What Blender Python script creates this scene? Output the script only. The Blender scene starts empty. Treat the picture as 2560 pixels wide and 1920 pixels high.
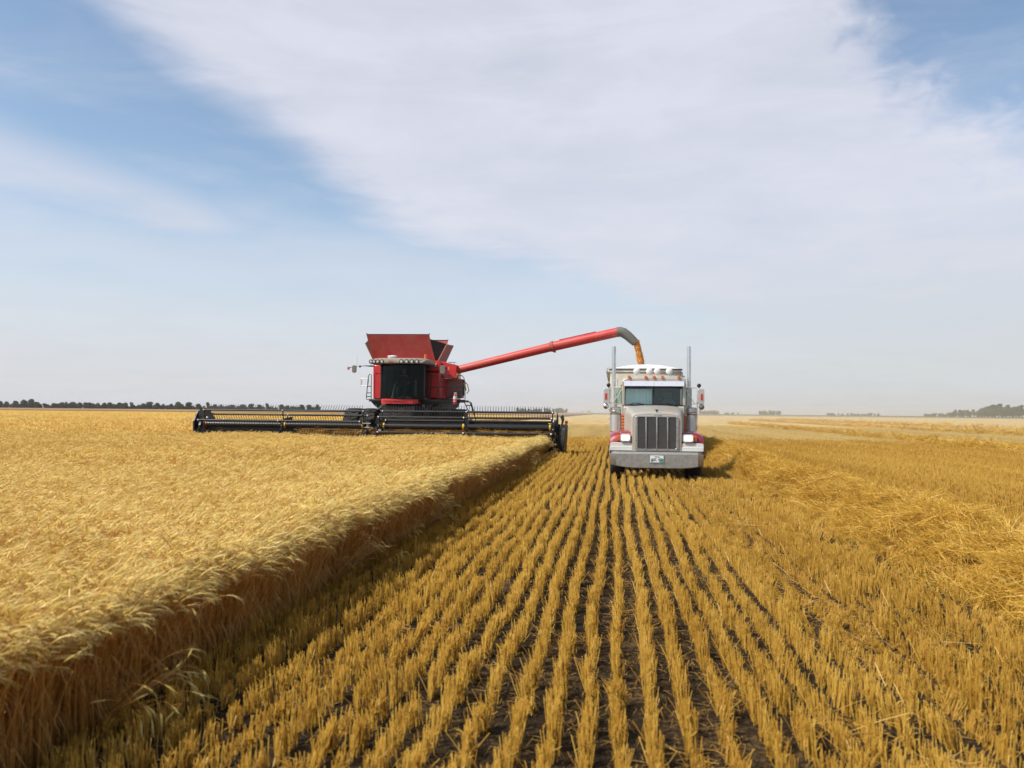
import bpy, bmesh, math, random
import numpy as np
from mathutils import Vector, Matrix
R = math.radians
rng = np.random.default_rng(7)
random.seed(7)
S = bpy.context.scene
col = S.collection

# ------------------------------------------------------------------ camera
EYE = 1.7
cd = bpy.data.cameras.new('camera'); cam = bpy.data.objects.new('camera', cd); col.objects.link(cam)
cd.sensor_width = 36; cd.lens = 36 * 2000 / 2560; cd.clip_end = 20000; cd.clip_start = .05
cam.matrix_world = Matrix.Translation((0, 0, EYE)) @ (Matrix.Rotation(R(7.27), 4, 'Z') @ Matrix.Rotation(R(91.98), 4, 'X') @ Matrix.Rotation(R(.56), 4, 'Z'))
cd.dof.use_dof = True; cd.dof.focus_distance = 30; cd.dof.aperture_fstop = 2.5
S.camera = cam

# ------------------------------------------------------------------ exposure, sun, sky
S.view_settings.view_transform = 'Standard'; S.view_settings.look = 'None'; S.view_settings.gamma = 1
S.view_settings.exposure = 0.08
S.view_settings.use_curve_mapping = False
try:
    S.cycles.use_denoising = True
    S.cycles.max_bounces = 8; S.cycles.transparent_max_bounces = 12; S.cycles.volume_bounces = 1
except Exception: pass
SUN_EL, SUN_DIR = 48, (-.84, -.54)          # towards the sun, on the ground plane
sl = bpy.data.lights.new('sun', 'SUN'); sl.energy = 4.5; sl.angle = R(.8); sl.color = (1, .94, .82)
so = bpy.data.objects.new('sun', sl); col.objects.link(so)
h = math.hypot(*SUN_DIR); ce, se = math.cos(R(SUN_EL)), math.sin(R(SUN_EL))
sv = Vector((SUN_DIR[0] / h * ce, SUN_DIR[1] / h * ce, se))
so.rotation_euler = sv.to_track_quat('Z', 'Y').to_euler(); so.location = sv * 50

W = bpy.data.worlds.new('World'); S.world = W; W.use_nodes = True
nt = W.node_tree; nt.nodes.clear()
def N(tree, typ, **kw):
    n = tree.nodes.new(typ)
    for k, v in kw.items():
        if k == 'inp':
            for a, b in v.items(): n.inputs[a].default_value = b
        else: setattr(n, k, v)
    return n
def L(tree, a, b): tree.links.new(a, b)
class X:
    "tiny expression wrapper for shader math"
    def __init__(s, tree, sock): s.t, s.s = tree, sock
    def op(s, o, b=None, c=None):
        n = s.t.nodes.new('ShaderNodeMath'); n.operation = o
        s.t.links.new(s.s, n.inputs[0])
        for i, v in ((1, b), (2, c)):
            if v is None: continue
            if isinstance(v, X): s.t.links.new(v.s, n.inputs[i])
            else: n.inputs[i].default_value = v
        return X(s.t, n.outputs[0])
    def __add__(s, b): return s.op('ADD', b)
    def __sub__(s, b): return s.op('SUBTRACT', b)
    def __mul__(s, b): return s.op('MULTIPLY', b)
    def __truediv__(s, b): return s.op('DIVIDE', b)
    def ramp(s, a, b, smooth=True):
        n = s.t.nodes.new('ShaderNodeMapRange'); n.interpolation_type = 'SMOOTHSTEP' if smooth else 'LINEAR'
        s.t.links.new(s.s, n.inputs[0]); n.inputs[1].default_value = a; n.inputs[2].default_value = b
        return X(s.t, n.outputs[0])
    def curve(s, pts, lo, hi):
        "piecewise function of s on [lo,hi] with values in [0,1]"
        m = s.t.nodes.new('ShaderNodeMapRange'); s.t.links.new(s.s, m.inputs[0]); m.inputs[1].default_value = lo; m.inputs[2].default_value = hi
        n = s.t.nodes.new('ShaderNodeFloatCurve'); c = n.mapping.curves[0]
        P = [((x - lo) / (hi - lo), y) for x, y in pts]
        while len(c.points) < len(P): c.points.new(.5, .5)
        for p, q in zip(c.points, P): p.location = q
        n.mapping.update(); s.t.links.new(m.outputs[0], n.inputs[1])
        return X(s.t, n.outputs[0])
sky = N(nt, 'ShaderNodeTexSky', sky_type='NISHITA', sun_disc=False, sun_elevation=R(SUN_EL), sun_rotation=math.atan2(SUN_DIR[0], SUN_DIR[1]),
        air_density=1.0, dust_density=1.2, ozone_density=2.2, altitude=200)
tc = N(nt, 'ShaderNodeTexCoord'); sp = N(nt, 'ShaderNodeSeparateXYZ'); L(nt, tc.outputs['Generated'], sp.inputs[0])
dx, dy, dz = (X(nt, sp.outputs[i]) for i in range(3))
az = dx.op('ARCTAN2', dy)                    # bearing from the row direction, radians
el = dz.op('ARCSINE')
# clouds lie on a high flat sheet: coordinates on that sheet give them their perspective
zc = dz.op('MAXIMUM', 0) + .11
cx_, cy_ = dx / zc, dy / zc
def cvec(a, b, rot):
    n = N(nt, 'ShaderNodeCombineXYZ'); L(nt, a.s, n.inputs[0]); L(nt, b.s, n.inputs[1])
    m = N(nt, 'ShaderNodeMapping'); m.inputs['Rotation'].default_value[2] = rot; L(nt, n.outputs[0], m.inputs[0]); return m
def noise(vec, scale, detail=6, rough=.55, dist=0., sc=None):
    if sc: vec.inputs['Scale'].default_value = sc
    n = N(nt, 'ShaderNodeTexNoise', inp={'Scale': scale, 'Detail': detail, 'Roughness': rough, 'Distortion': dist}); L(nt, vec.outputs[0], n.inputs['Vector'])
    return X(nt, n.outputs[0]) - .5
n1 = noise(cvec(cx_, cy_, R(35)), 1.0, 7, .58, .4, (.35, 1.5, 1))
n2 = noise(cvec(cx_, cy_, R(-20)), 2.2, 8, .6, .3)
n3 = noise(cvec(az, el, R(25)), 26., 3, .5, .6, (1, 1.5, 1))
n4 = noise(cvec(az, el, 0), 4., 6, .55, .3, (1, 3.4, 1))
n5 = noise(cvec(az, el, R(-33)), 7., 9, .62, .5, (.45, 2.2, 1))
# lower-left edge of the big sheet: elevation (0..0.6 rad) as a function of bearing
edge = az.curve([(-1.2, .95), (-.70, .84), (-.66, .79), (-.56, .655), (-.42, .53), (-.32, .40), (-.17, .30), (-.06, .27), (.02, .20), (.12, .10), (.25, .04), (1.0, .0)], -1.2, 1.0) * .6
big = (el - edge + n1 * .10 + n2 * .06 + n5 * .11).ramp(-.055, .06)
# upper-right edge
redge = az.curve([(-1.2, 1), (.12, 1), (.20, .93), (.29, .74), (.36, .60), (.46, .50), (.8, .42), (1.0, .4)], -1.2, 1.0) * .6
rcut = (redge - el + n2 * .14 + n3 * .13 + n5 * .08).ramp(-.07, .08)
top_l = (el - .30 + n2 * .04).ramp(.05, .25) * (az + .72).ramp(.10, -.04)
sheet = big * rcut * (n2 * .35 + n5 * .35 + .95).op('MINIMUM', 1) * (top_l * -.75 + 1)
# lower veil bands
b1 = (n4 * .16 + el * -1 + .150 + az * -.03).op('ABSOLUTE').ramp(.11, .0) * .62
b2e = (el - .235 + (az + .62) * .22 + n4 * .06).op('ABSOLUTE')
b2 = b2e.ramp(.060, .0) * (az + .40).ramp(.04, -.12) * (n4 * 1.8 + .72)
wisps = (n1 * 1.3 + n5 * 1.0 + .22).ramp(0, .6) * .42
low = el.ramp(.30, .03)                      # the pale band along the horizon
m = (sheet.op('MAXIMUM', b1)).op('MAXIMUM', b2.op('MINIMUM', .8)).op('MAXIMUM', wisps)
m = m.op('MAXIMUM', low * .95).op('MINIMUM', 1).op('MAXIMUM', 0)
back = dy.ramp(-.1, .2)
m = m * .92
cc = N(nt, 'ShaderNodeMix', data_type='RGBA')                      # cloud colour, warmer and greyer at the horizon
CLOUD = (7.0, 7.1, 8.0, 1); HOR = (5.95, 6.12, 6.45, 1)
cc.inputs[6].default_value = CLOUD; cc.inputs[7].default_value = HOR; L(nt, (el.ramp(.30, 0) * (az.ramp(-.2, .5) * .6 + .55)).op('MINIMUM', 1).s, cc.inputs[0])
cv = N(nt, 'ShaderNodeMix', data_type='RGBA', blend_type='MULTIPLY', inp={0: 1.}); vv_ = (n5 * .16 + n2 * .10 + n1 * .06 + 1.0); L(nt, cc.outputs[2], cv.inputs[6]); L(nt, vv_.s, cv.inputs[7])
sk = N(nt, 'ShaderNodeMix', data_type='RGBA', blend_type='MULTIPLY', inp={0: 1.}); L(nt, sky.outputs[0], sk.inputs[6]); sk.inputs[7].default_value = (1.74, 1.67, 1.53, 1)
mx = N(nt, 'ShaderNodeMix', data_type='RGBA'); L(nt, m.s, mx.inputs[0]); L(nt, sk.outputs[2], mx.inputs[6]); L(nt, cv.outputs[2], mx.inputs[7])
bg = N(nt, 'ShaderNodeBackground', inp={'Strength': .1}); L(nt, mx.outputs[2], bg.inputs[0])
wo = N(nt, 'ShaderNodeOutputWorld'); L(nt, bg.outputs[0], wo.inputs[0])

# ------------------------------------------------------------------ materials
def mat(name, c, rough=.5, metal=0., var=.0, c2=None, scale=6., bump=0., coat=0., stretch=None, emit=None, detail=5, lo=.35, hi=.7):
    m = bpy.data.materials.new(name); m.use_nodes = True; t = m.node_tree
    b = t.nodes['Principled BSDF']; b.inputs['Base Color'].default_value = (*c, 1); b.inputs['Roughness'].default_value = rough; b.inputs['Metallic'].default_value = metal
    if coat: b.inputs['Coat Weight'].default_value = coat
    if emit: b.inputs['Emission Color'].default_value = (*emit[0], 1); b.inputs['Emission Strength'].default_value = emit[1]
    if c2 or bump:
        tc = N(t, 'ShaderNodeTexCoord'); mp = N(t, 'ShaderNodeMapping'); L(t, tc.outputs['Object'], mp.inputs[0])
        if stretch: mp.inputs['Scale'].default_value = stretch
        n = N(t, 'ShaderNodeTexNoise', inp={'Scale': scale, 'Detail': detail, 'Roughness': .6}); L(t, mp.outputs[0], n.inputs[0])
        if c2:
            r = N(t, 'ShaderNodeMapRange', inp={1: lo, 2: hi}); L(t, n.outputs[0], r.inputs[0])
            x = N(t, 'ShaderNodeMix', data_type='RGBA'); x.inputs[6].default_value = (*c, 1); x.inputs[7].default_value = (*c2, 1)
            L(t, r.outputs[0], x.inputs[0]); L(t, x.outputs[2], b.inputs['Base Color'])
            r2 = N(t, 'ShaderNodeMapRange', inp={1: lo, 2: hi, 3: rough, 4: min(1, rough + .3)}); L(t, n.outputs[0], r2.inputs[0]); L(t, r2.outputs[0], b.inputs['Roughness'])
        if bump:
            bp = N(t, 'ShaderNodeBump', inp={'Strength': bump, 'Distance': .02}); L(t, n.outputs[0], bp.inputs['Height']); L(t, bp.outputs[0], b.inputs['Normal'])
    return m
def straw(name, c, c2, trans=.35, scale=.6, stretch=(1, 1, 1)):
    "dry stalks: tone from the mesh attribute (each stalk its own), field-scale drift from noise"
    m = bpy.data.materials.new(name); m.use_nodes = True; t = m.node_tree; t.nodes.clear()
    at = N(t, 'ShaderNodeAttribute', attribute_name='tone'); g = N(t, 'ShaderNodeNewGeometry')
    n = N(t, 'ShaderNodeTexNoise', inp={'Scale': scale, 'Detail': 4.}); mp = N(t, 'ShaderNodeMapping'); mp.inputs['Scale'].default_value = stretch; L(t, g.outputs['Position'], mp.inputs[0]); L(t, mp.outputs[0], n.inputs[0])
    a = N(t, 'ShaderNodeMath', operation='ADD'); L(t, at.outputs['Fac'], a.inputs[0]); L(t, n.outputs[0], a.inputs[1])
    a2 = N(t, 'ShaderNodeMath', operation='SUBTRACT', inp={1: .5}); L(t, a.outputs[0], a2.inputs[0]); a2.use_clamp = True
    x = N(t, 'ShaderNodeMix', data_type='RGBA'); x.inputs[6].default_value = (*c, 1); x.inputs[7].default_value = (*c2, 1); L(t, a2.outputs[0], x.inputs[0])
    d = N(t, 'ShaderNodeBsdfDiffuse'); tr = N(t, 'ShaderNodeBsdfTranslucent'); ms = N(t, 'ShaderNodeMixShader', inp={0: trans})
    L(t, x.outputs[2], d.inputs[0]); L(t, x.outputs[2], tr.inputs[0]); L(t, d.outputs[0], ms.inputs[1]); L(t, tr.outputs[0], ms.inputs[2])
    gl = N(t, 'ShaderNodeBsdfGlossy', inp={'Roughness': .45, 'Color': (1, .95, .85, 1)}); m2 = N(t, 'ShaderNodeMixShader', inp={0: .04})
    L(t, ms.outputs[0], m2.inputs[1]); L(t, gl.outputs[0], m2.inputs[2])
    o = N(t, 'ShaderNodeOutputMaterial'); L(t, m2.outputs[0], o.inputs[0]); return m
M = {}
M['head'] = straw('ripe_wheat_head', (.70, .505, .115), (.93, .77, .285), .4)
M['stem'] = straw('ripe_wheat_stem', (.56, .27, .045), (.82, .51, .13), .5)
M['stub'] = straw('stubble_straw', (.43, .205, .018), (.83, .555, .105), .3, 1.1, (1, .05, 1))
M['loose'] = straw('loose_straw', (.52, .27, .04), (.74, .47, .12), .3)
M['chaff'] = straw('chaff', (.24, .13, .035), (.46, .28, .08), .2)
M['windrow'] = straw('windrow_straw', (.54, .31, .034), (.90, .62, .12), .3, 2.)
M['stubhazed'] = straw('hazed_far_stubble', (.50, .33, .085), (.86, .66, .27), .3, .8, (1, .03, 1))  # far straw made paler, the dust haze put into its colour
M['soil'] = mat('dark_soil', (.050, .040, .032), .95, c2=(.12, .085, .05), scale=9., bump=.8, lo=.45, hi=.75)
M['chrome'] = mat('polished_steel', (.72, .72, .70), .16, 1., c2=(.60, .59, .55), scale=2.)
M['bump'] = mat('dull_dusty_steel', (.55, .54, .50), .30, .75, c2=(.30, .28, .22), scale=7., bump=.05, lo=.35, hi=.75)
M['alu'] = mat('brushed_aluminium', (.72, .71, .68), .38, .8, c2=(.52, .50, .44), scale=4., stretch=(1, 1, .25))
M['silver'] = mat('dusty_silver_paint', (.48, .47, .43), .34, .25, c2=(.47, .39, .30), scale=2.5, coat=.2)
M['white'] = mat('white_paint', (.70, .70, .69), .35, 0, c2=(.66, .64, .60), scale=3, coat=.3)
M['maroon'] = mat('maroon_paint', (.24, .010, .024), .3, 0, c2=(.30, .05, .06), scale=4, coat=.5)
M['red'] = mat('combine_red_paint', (.62, .008, .012), .32, 0, c2=(.50, .03, .025), scale=2.2, coat=.4, lo=.4, hi=.8)
M['dred'] = mat('dusty_tank_red', (.40, .035, .03), .55, 0, c2=(.40, .11, .08), scale=2.8, lo=.3, hi=.75)
M['auger'] = mat('faded_auger_red', (.56, .035, .03), .32, 0, c2=(.50, .09, .065), scale=1.6, coat=.3, stretch=(.4, 1, 1))
M['brownred'] = mat('dust_caked_maroon', (.38, .15, .135), .7, 0, c2=(.40, .25, .21), scale=3.)
M['black'] = mat('black_machine_paint', (.009, .009, .009), .42, 0, c2=(.028, .025, .02), scale=5., lo=.45, hi=.8)
M['drum'] = mat('black_drum_paint', (.011, .011, .011), .36, 0)
M['rubber'] = mat('tyre_rubber', (.018, .018, .018), .8, 0, c2=(.05, .045, .038), scale=8.)
M['grey'] = mat('rubber_spout_grey', (.13, .13, .11), .6, 0, c2=(.19, .18, .15), scale=3)
M['dust'] = mat('dusty_roof', (.30, .25, .20), .65, 0, c2=(.24, .21, .18), scale=6)
M['yellow'] = mat('yellow_plastic', (.72, .42, .015), .5)
M['amber'] = mat('amber_lens', (.62, .12, .012), .3, coat=.4)
M['redlens'] = mat('red_reflector', (.60, .02, .01), .35)
M['lamp'] = mat('lamp_glass', (.62, .60, .56), .15, .3)
M['lit'] = mat('lit_headlight', (.9, .88, .8), .2, emit=((1, .93, .78), 1.0))
M['inner'] = mat('cab_dark_trim', (.02, .02, .022), .8)
M['cream'] = mat('cream_trailer_paint', (.66, .61, .46), .45, 0, c2=(.54, .51, .43), scale=2)
M['tarp'] = mat('white_tarp', (.74, .75, .76), .5, 0, c2=(.64, .65, .66), scale=2)
M['pane_backing'] = mat('pale_pane_backing', (.86, .93, .89), .8, 0, c2=(.70, .84, .80), scale=3., stretch=(4, 4, .3))  # brightness of one windscreen pane put into a pale colour
M['teal'] = mat('grey_green_column', (.20, .27, .25), .5)
M['grain'] = mat('wheat_grain', (.55, .20, .03), .6, 0, c2=(.72, .34, .07), scale=30., bump=.6, detail=2)
M['steel'] = mat('bright_fitting', (.75, .74, .70), .3, .6)
M['skin'] = mat('skin', (.48, .27, .18), .55)
M['shirt'] = mat('dark_shirt', (.05, .045, .06), .8)
M['cap'] = mat('brown_cap', (.30, .15, .06), .8)
M['plate_green'] = mat('plate_green', (.03, .34, .24), .5)
M['plate_white'] = mat('plate_white', (.78, .80, .80), .4)
M['ink'] = mat('dark_ink', (.05, .05, .06), .6)
M['leaf'] = mat('tree_foliage', (.028, .045, .016), .8, 0, c2=(.055, .080, .026), scale=.9)
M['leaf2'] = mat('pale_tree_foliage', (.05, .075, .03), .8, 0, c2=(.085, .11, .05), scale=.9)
M['bark'] = mat('bark', (.07, .055, .04), .9)
def glass(name, tint, mixf, ior=1.45):
    m = bpy.data.materials.new(name); m.use_nodes = True; t = m.node_tree; t.nodes.clear()
    tr = N(t, 'ShaderNodeBsdfTransparent', inp={'Color': (*tint, 1)}); g = N(t, 'ShaderNodeBsdfGlossy', inp={'Roughness': .03, 'Color': (.9, 1, .97, 1)})
    f = N(t, 'ShaderNodeFresnel', inp={'IOR': ior}); a = N(t, 'ShaderNodeMath', operation='ADD', inp={1: mixf}); L(t, f.outputs[0], a.inputs[0])
    x = N(t, 'ShaderNodeMixShader'); L(t, a.outputs[0], x.inputs[0]); L(t, tr.outputs[0], x.inputs[1]); L(t, g.outputs[0], x.inputs[2])
    o = N(t, 'ShaderNodeOutputMaterial'); L(t, x.outputs[0], o.inputs[0]); return m
M['glass'] = glass('windscreen_glass', (.94, .98, .97), .0)
M['cabglass'] = glass('tinted_cab_glass', (.54, .58, .55), .0, 1.2)

# ------------------------------------------------------------------ mesh helpers
class MB:
    def __init__(s): s.v, s.f, s.m = [], [], []
    def add(s, vs, fs, mi=0):
        o = len(s.v); s.v += [tuple(p) for p in vs]; s.f += [tuple(i + o for i in f) for f in fs]; s.m += [mi] * len(fs); return s
    def box(s, x0, x1, y0, y1, z0, z1, mi=0):
        return s.add([(x, y, z) for z in (z0, z1) for y in (y0, y1) for x in (x0, x1)], [(0, 2, 3, 1), (4, 5, 7, 6), (0, 1, 5, 4), (2, 6, 7, 3), (0, 4, 6, 2), (1, 3, 7, 5)], mi)
    def loft(s, rings, cap=True, mi=0, closed=True):
        n = len(rings[0]); vs = [p for r in rings for p in r]; fs = []
        for i in range(len(rings) - 1):
            for j in range(n if closed else n - 1):
                k = (j + 1) % n; fs.append((i * n + j, i * n + k, (i + 1) * n + k, (i + 1) * n + j))
        if cap: fs += [tuple(range(n))[::-1], tuple((len(rings) - 1) * n + j for j in range(n))]
        return s.add(vs, fs, mi)
    def tube(s, pts, r, n=8, cap=True, mi=0):
        pts = [Vector(p) for p in pts]; rs = r if isinstance(r, (list, tuple)) else [r] * len(pts); rings = []
        up = None
        for i, p in enumerate(pts):
            t = (pts[min(i + 1, len(pts) - 1)] - pts[max(i - 1, 0)]).normalized()
            if up is None: up = t.orthogonal().normalized()
            up = (up - t * up.dot(t)).normalized(); b = t.cross(up)
            rings.append([p + (up * math.cos(a) + b * math.sin(a)) * rs[i] for a in (2 * math.pi * k / n for k in range(n))])
        return s.loft(rings, cap, mi)
    def prism(s, poly, a, b, axis='y', mi=0):
        "poly is 2D in the plane across axis, run from a to b"
        def P(p, t): return {'y': (p[0], t, p[1]), 'x': (t, p[0], p[1]), 'z': (p[0], p[1], t)}[axis]
        return s.loft([[P(p, a) for p in poly], [P(p, b) for p in poly]], True, mi)
    def ball(s, c, r, sc=(1, 1, 1), nu=14, nv=9, mi=0):
        vs = [(c[0], c[1], c[2] - r * sc[2])]; fs = []
        for i in range(1, nv):
            ph = -math.pi / 2 + math.pi * i / nv
            for j in range(nu):
                a = 2 * math.pi * j / nu; vs.append((c[0] + r * sc[0] * math.cos(ph) * math.cos(a), c[1] + r * sc[1] * math.cos(ph) * math.sin(a), c[2] + r * sc[2] * math.sin(ph)))
        vs.append((c[0], c[1], c[2] + r * sc[2]))
        for j in range(nu):
            k = (j + 1) % nu; fs.append((0, 1 + k, 1 + j)); fs.append((len(vs) - 1, 1 + (nv - 2) * nu + j, 1 + (nv - 2) * nu + k))
            for i in range(nv - 2): fs.append((1 + i * nu + j, 1 + i * nu + k, 1 + (i + 1) * nu + k, 1 + (i + 1) * nu + j))
        return s.add(vs, fs, mi)
    def lathe(s, prof, c, axis='x', n=28, mi=0):
        rings = []
        for r, t in prof:
            ring = []
            for k in range(n):
                a = 2 * math.pi * k / n; u, v = r * math.cos(a), r * math.sin(a)
                ring.append({'x': (c[0] + t, c[1] + u, c[2] + v), 'z': (c[0] + u, c[1] + v, c[2] + t), 'y': (c[0] + u, c[1] + t, c[2] + v)}[axis])
            rings.append(ring)
        return s.loft(rings, True, mi)
    def build(s, name, mats, parent=None, bevel=0, smooth=False, org=None):
        if not isinstance(mats, (list, tuple)): mats = [mats]
        o = Vector(org) if org is not None else (Vector(parent['_org']) if parent is not None and '_org' in parent else Vector((0, 0, 0)))
        me = bpy.data.meshes.new(name); me.from_pydata([tuple(Vector(p) - o) for p in s.v], [], s.f)
        for m in mats: me.materials.append(m)
        me.polygons.foreach_set('material_index', s.m)
        b = bmesh.new(); b.from_mesh(me); bmesh.ops.recalc_face_normals(b, faces=b.faces); b.to_mesh(me); b.free()
        ob = bpy.data.objects.new(name, me); col.objects.link(ob)
        if parent is not None: ob.parent = parent
        elif org is not None: ob.location = o
        ob['_org'] = tuple(o)
        if bevel:
            bm = ob.modifiers.new('edge', 'BEVEL'); bm.width = bevel; bm.segments = 2; bm.limit_method = 'ANGLE'; bm.angle_limit = R(38)
        if smooth or bevel:
            me.polygons.foreach_set('use_smooth', [True] * len(me.polygons))
            me.set_sharp_from_angle(angle=R(38))
        return ob
def tag(o, label=None, cat=None, group=None, kind=None):
    for k, v in (('label', label), ('category', cat), ('group', group), ('kind', kind)):
        if v: o[k] = v
    return o
def empty(name, loc, label, cat, group=None):
    o = bpy.data.objects.new(name, None); col.objects.link(o); o.location = loc; o['_org'] = tuple(loc); o.empty_display_size = .3
    return tag(o, label, cat, group)
def text(name, s_, size, loc, m, parent, rot=(R(90), 0, 0), width=None, depth=.002):
    c = bpy.data.curves.new(name, 'FONT'); c.body = s_; c.size = size; c.align_x = 'CENTER'; c.align_y = 'CENTER'; c.extrude = depth
    t = bpy.data.objects.new(name, c); me = bpy.data.meshes.new_from_object(t); bpy.data.objects.remove(t)
    me.materials.clear(); me.materials.append(m)
    o = bpy.data.objects.new(name, me); col.objects.link(o); o.parent = parent
    o.location = Vector(loc) - Vector(parent['_org']); o.rotation_euler = rot
    if width: o.scale.x = width / max(1e-3, o.dimensions.x)
    o['_org'] = tuple(loc); return o
def arc(cx, cz, r, a0, a1, n=6): return [(cx + r * math.cos(R(a0 + (a1 - a0) * i / n)), cz + r * math.sin(R(a0 + (a1 - a0) * i / n))) for i in range(n + 1)]
def rrect(x0, x1, z0, z1, r, n=4, rb=None):
    rb = r if rb is None else rb
    return arc(x1 - r, z1 - r, r, 0, 90, n) + arc(x0 + r, z1 - r, r, 90, 180, n) + arc(x0 + rb, z0 + rb, rb, 180, 270, n) + arc(x1 - rb, z0 + rb, rb, 270, 360, n)
def clone(o, dx=(0, 0, 0), parent=None):
    c = o.copy(); col.objects.link(c)
    if parent is not None: c.parent = parent
    else: c.location = Vector(o.location) + Vector(dx)
    for ch in o.children: clone(ch, parent=c)
    return c

# ------------------------------------------------------------------ fields
def np_mesh(name, v, f, mats, mi, tone):
    me = bpy.data.meshes.new(name); me.from_pydata(v, [], f)
    for m in mats: me.materials.append(m)
    me.polygons.foreach_set('material_index', mi)
    a = me.attributes.new('tone', 'FLOAT', 'POINT'); a.data.foreach_set('value', tone); return me
class Straws:
    "collects stalks, heads and leaves of one tuft, each stalk with its own tone"
    def __init__(s): s.v, s.f, s.m, s.t = [], [], [], []
    def path(s, pts, ws, tone, mi=0, sides=3):
        o = len(s.v); n = len(pts)
        for i, p in enumerate(pts):
            q = pts[min(i + 1, n - 1)] - pts[max(i - 1, 0)]; q = q / (np.linalg.norm(q) + 1e-9)
            u = np.cross(q, (.31, .95, .02)); u /= np.linalg.norm(u) + 1e-9; w = np.cross(q, u)
            for k in range(sides):
                a = 2 * math.pi * k / sides + .5
                s.v.append(tuple(p + (u * math.cos(a) + w * math.sin(a)) * ws[i]))
        for i in range(n - 1):
            for k in range(sides): s.f.append((o + i * sides + k, o + i * sides + (k + 1) % sides, o + (i + 1) * sides + (k + 1) % sides, o + (i + 1) * sides + k)); s.m.append(mi)
        s.t += [tone] * (n * sides)
    def ribbon(s, pts, w, tone, mi=0, side=(0, 1, 0)):
        o = len(s.v); sd = np.array(side, float)
        for i, p in enumerate(pts):
            ww = w * (1 - .85 * i / (len(pts) - 1)); s.v.append(tuple(p - sd * ww)); s.v.append(tuple(p + sd * ww))
        for i in range(len(pts) - 1): s.f.append((o + 2 * i, o + 2 * i + 1, o + 2 * i + 3, o + 2 * i + 2)); s.m.append(mi)
        s.t += [tone] * (2 * len(pts))
    def mesh(s, name, mats): return np_mesh(name, s.v, s.f, mats, s.m, s.t)
def wheat_tuft(seed, nst=14, rad=.10, hh=.70, detail=True, thick=1., edge=False):
    r = np.random.default_rng(seed); S_ = Straws()
    for _ in range(nst):
        a = r.uniform(0, 6.28); q = rad * math.sqrt(r.uniform()); b = np.array([q * math.cos(a), q * math.sin(a), 0.])
        H = hh * r.uniform(.86, 1.08); lean = r.normal(.03, .05) if edge else r.normal(.10, .09); ly = r.normal(-.02, .08); tn = float(r.uniform(0, 1))
        pts = [b]
        for k in (1, 2, 3): z = k / 3 * H * .84; pts.append(b + np.array([lean * (k / 3) ** 2, ly * (k / 3) ** 2, z]))
        # the neck bends over, the head droops to the right
        d0 = math.atan2(1, lean * 1.6); dirn = r.normal(0, .75); cur = d0; step = H * .052; p = pts[-1].copy(); bend = r.uniform(.22, .52)
        for k in range(3):
            cur -= bend * .75; p = p + step * np.array([math.cos(cur) * math.cos(dirn), math.cos(cur) * math.sin(dirn), math.sin(cur)]); pts.append(p.copy())
        w = .0021 * thick
        S_.path(pts, [w] * len(pts), tn, 0, 3)
        hp = [p.copy()]; L_ = r.uniform(.06, .085) / 4
        for k in range(4):
            cur -= bend * .34; p = p + L_ * np.array([math.cos(cur) * math.cos(dirn), math.cos(cur) * math.sin(dirn), math.sin(cur)]); hp.append(p.copy())
        hw = .0043 * thick
        S_.path(hp, [hw * .45, hw, hw, hw * .8, hw * .25], tn, 1, 4 if detail else 3)
        ax = np.array([math.cos(cur) * math.cos(dirn), math.cos(cur) * math.sin(dirn), math.sin(cur)])
        for k in range(5 if detail else 2):
            st = hp[1 + k % 3]; dv = ax + r.normal(0, .22, 3); dv /= np.linalg.norm(dv); ln = r.uniform(.06, .10)
            S_.ribbon([st, st + dv * ln * .5, st + dv * ln + np.array([0, 0, -.008])], .0011 * thick, tn, 1, (0, .6, .8))
        if r.uniform() < .55:
            k = r.integers(1, 3); st = pts[k]; an = r.uniform(0, 6.28); ln = r.uniform(.08, .2); dv = np.array([math.cos(an), math.sin(an), 0])
            S_.ribbon([st, st + dv * ln * .5 + np.array([0, 0, .05]), st + dv * ln + np.array([0, 0, -.06])], .004 * thick, max(0, tn - .2), 0, (-dv[1], dv[0], .2))
    return S_.mesh('wheat_tuft', [M['stem'], M['head']])
def stubble_seg(seed, ln, n, w=.035, hgt=.17, thick=1., sides=3):
    r = np.random.default_rng(seed); S_ = Straws()
    nc = max(2, int(ln / .045)); cl = r.uniform(0, ln, nc); cx = r.normal(0, w * .30, nc); ch = r.normal(1, .13, nc)
    for _ in range(n):
        c = r.integers(nc); b = np.array([cx[c] + r.normal(0, w * .42), cl[c] + r.normal(0, .018), 0.]); H = hgt * ch[c] * r.uniform(.72, 1.12)
        le = r.normal(0, .085, 2) * (1 if r.uniform() > .06 else 4.5); tn = float(np.clip(r.normal(.5, .25), 0, 1)); top = b + np.array([le[0] * H, le[1] * H, H])
        S_.path([b, (b + top) / 2 + np.array([r.normal(0, .003), 0, 0]), top], [.0024 * thick, .0026 * thick, .0022 * thick], tn, 0, sides)
        if r.uniform() < .25:
            a = r.uniform(0, 6.28); d = np.array([math.cos(a), math.sin(a), 0]); st = b + (top - b) * r.uniform(.3, .9); l_ = r.uniform(.03, .09)
            S_.ribbon([st, st + d * l_ * .6 + np.array([0, 0, .015]), st + d * l_ + np.array([0, 0, -.03])], .0035 * thick, tn * .7, 0, (-d[1], d[0], .1))
    return S_.mesh('stubble_segment', [M['stub']])
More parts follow.
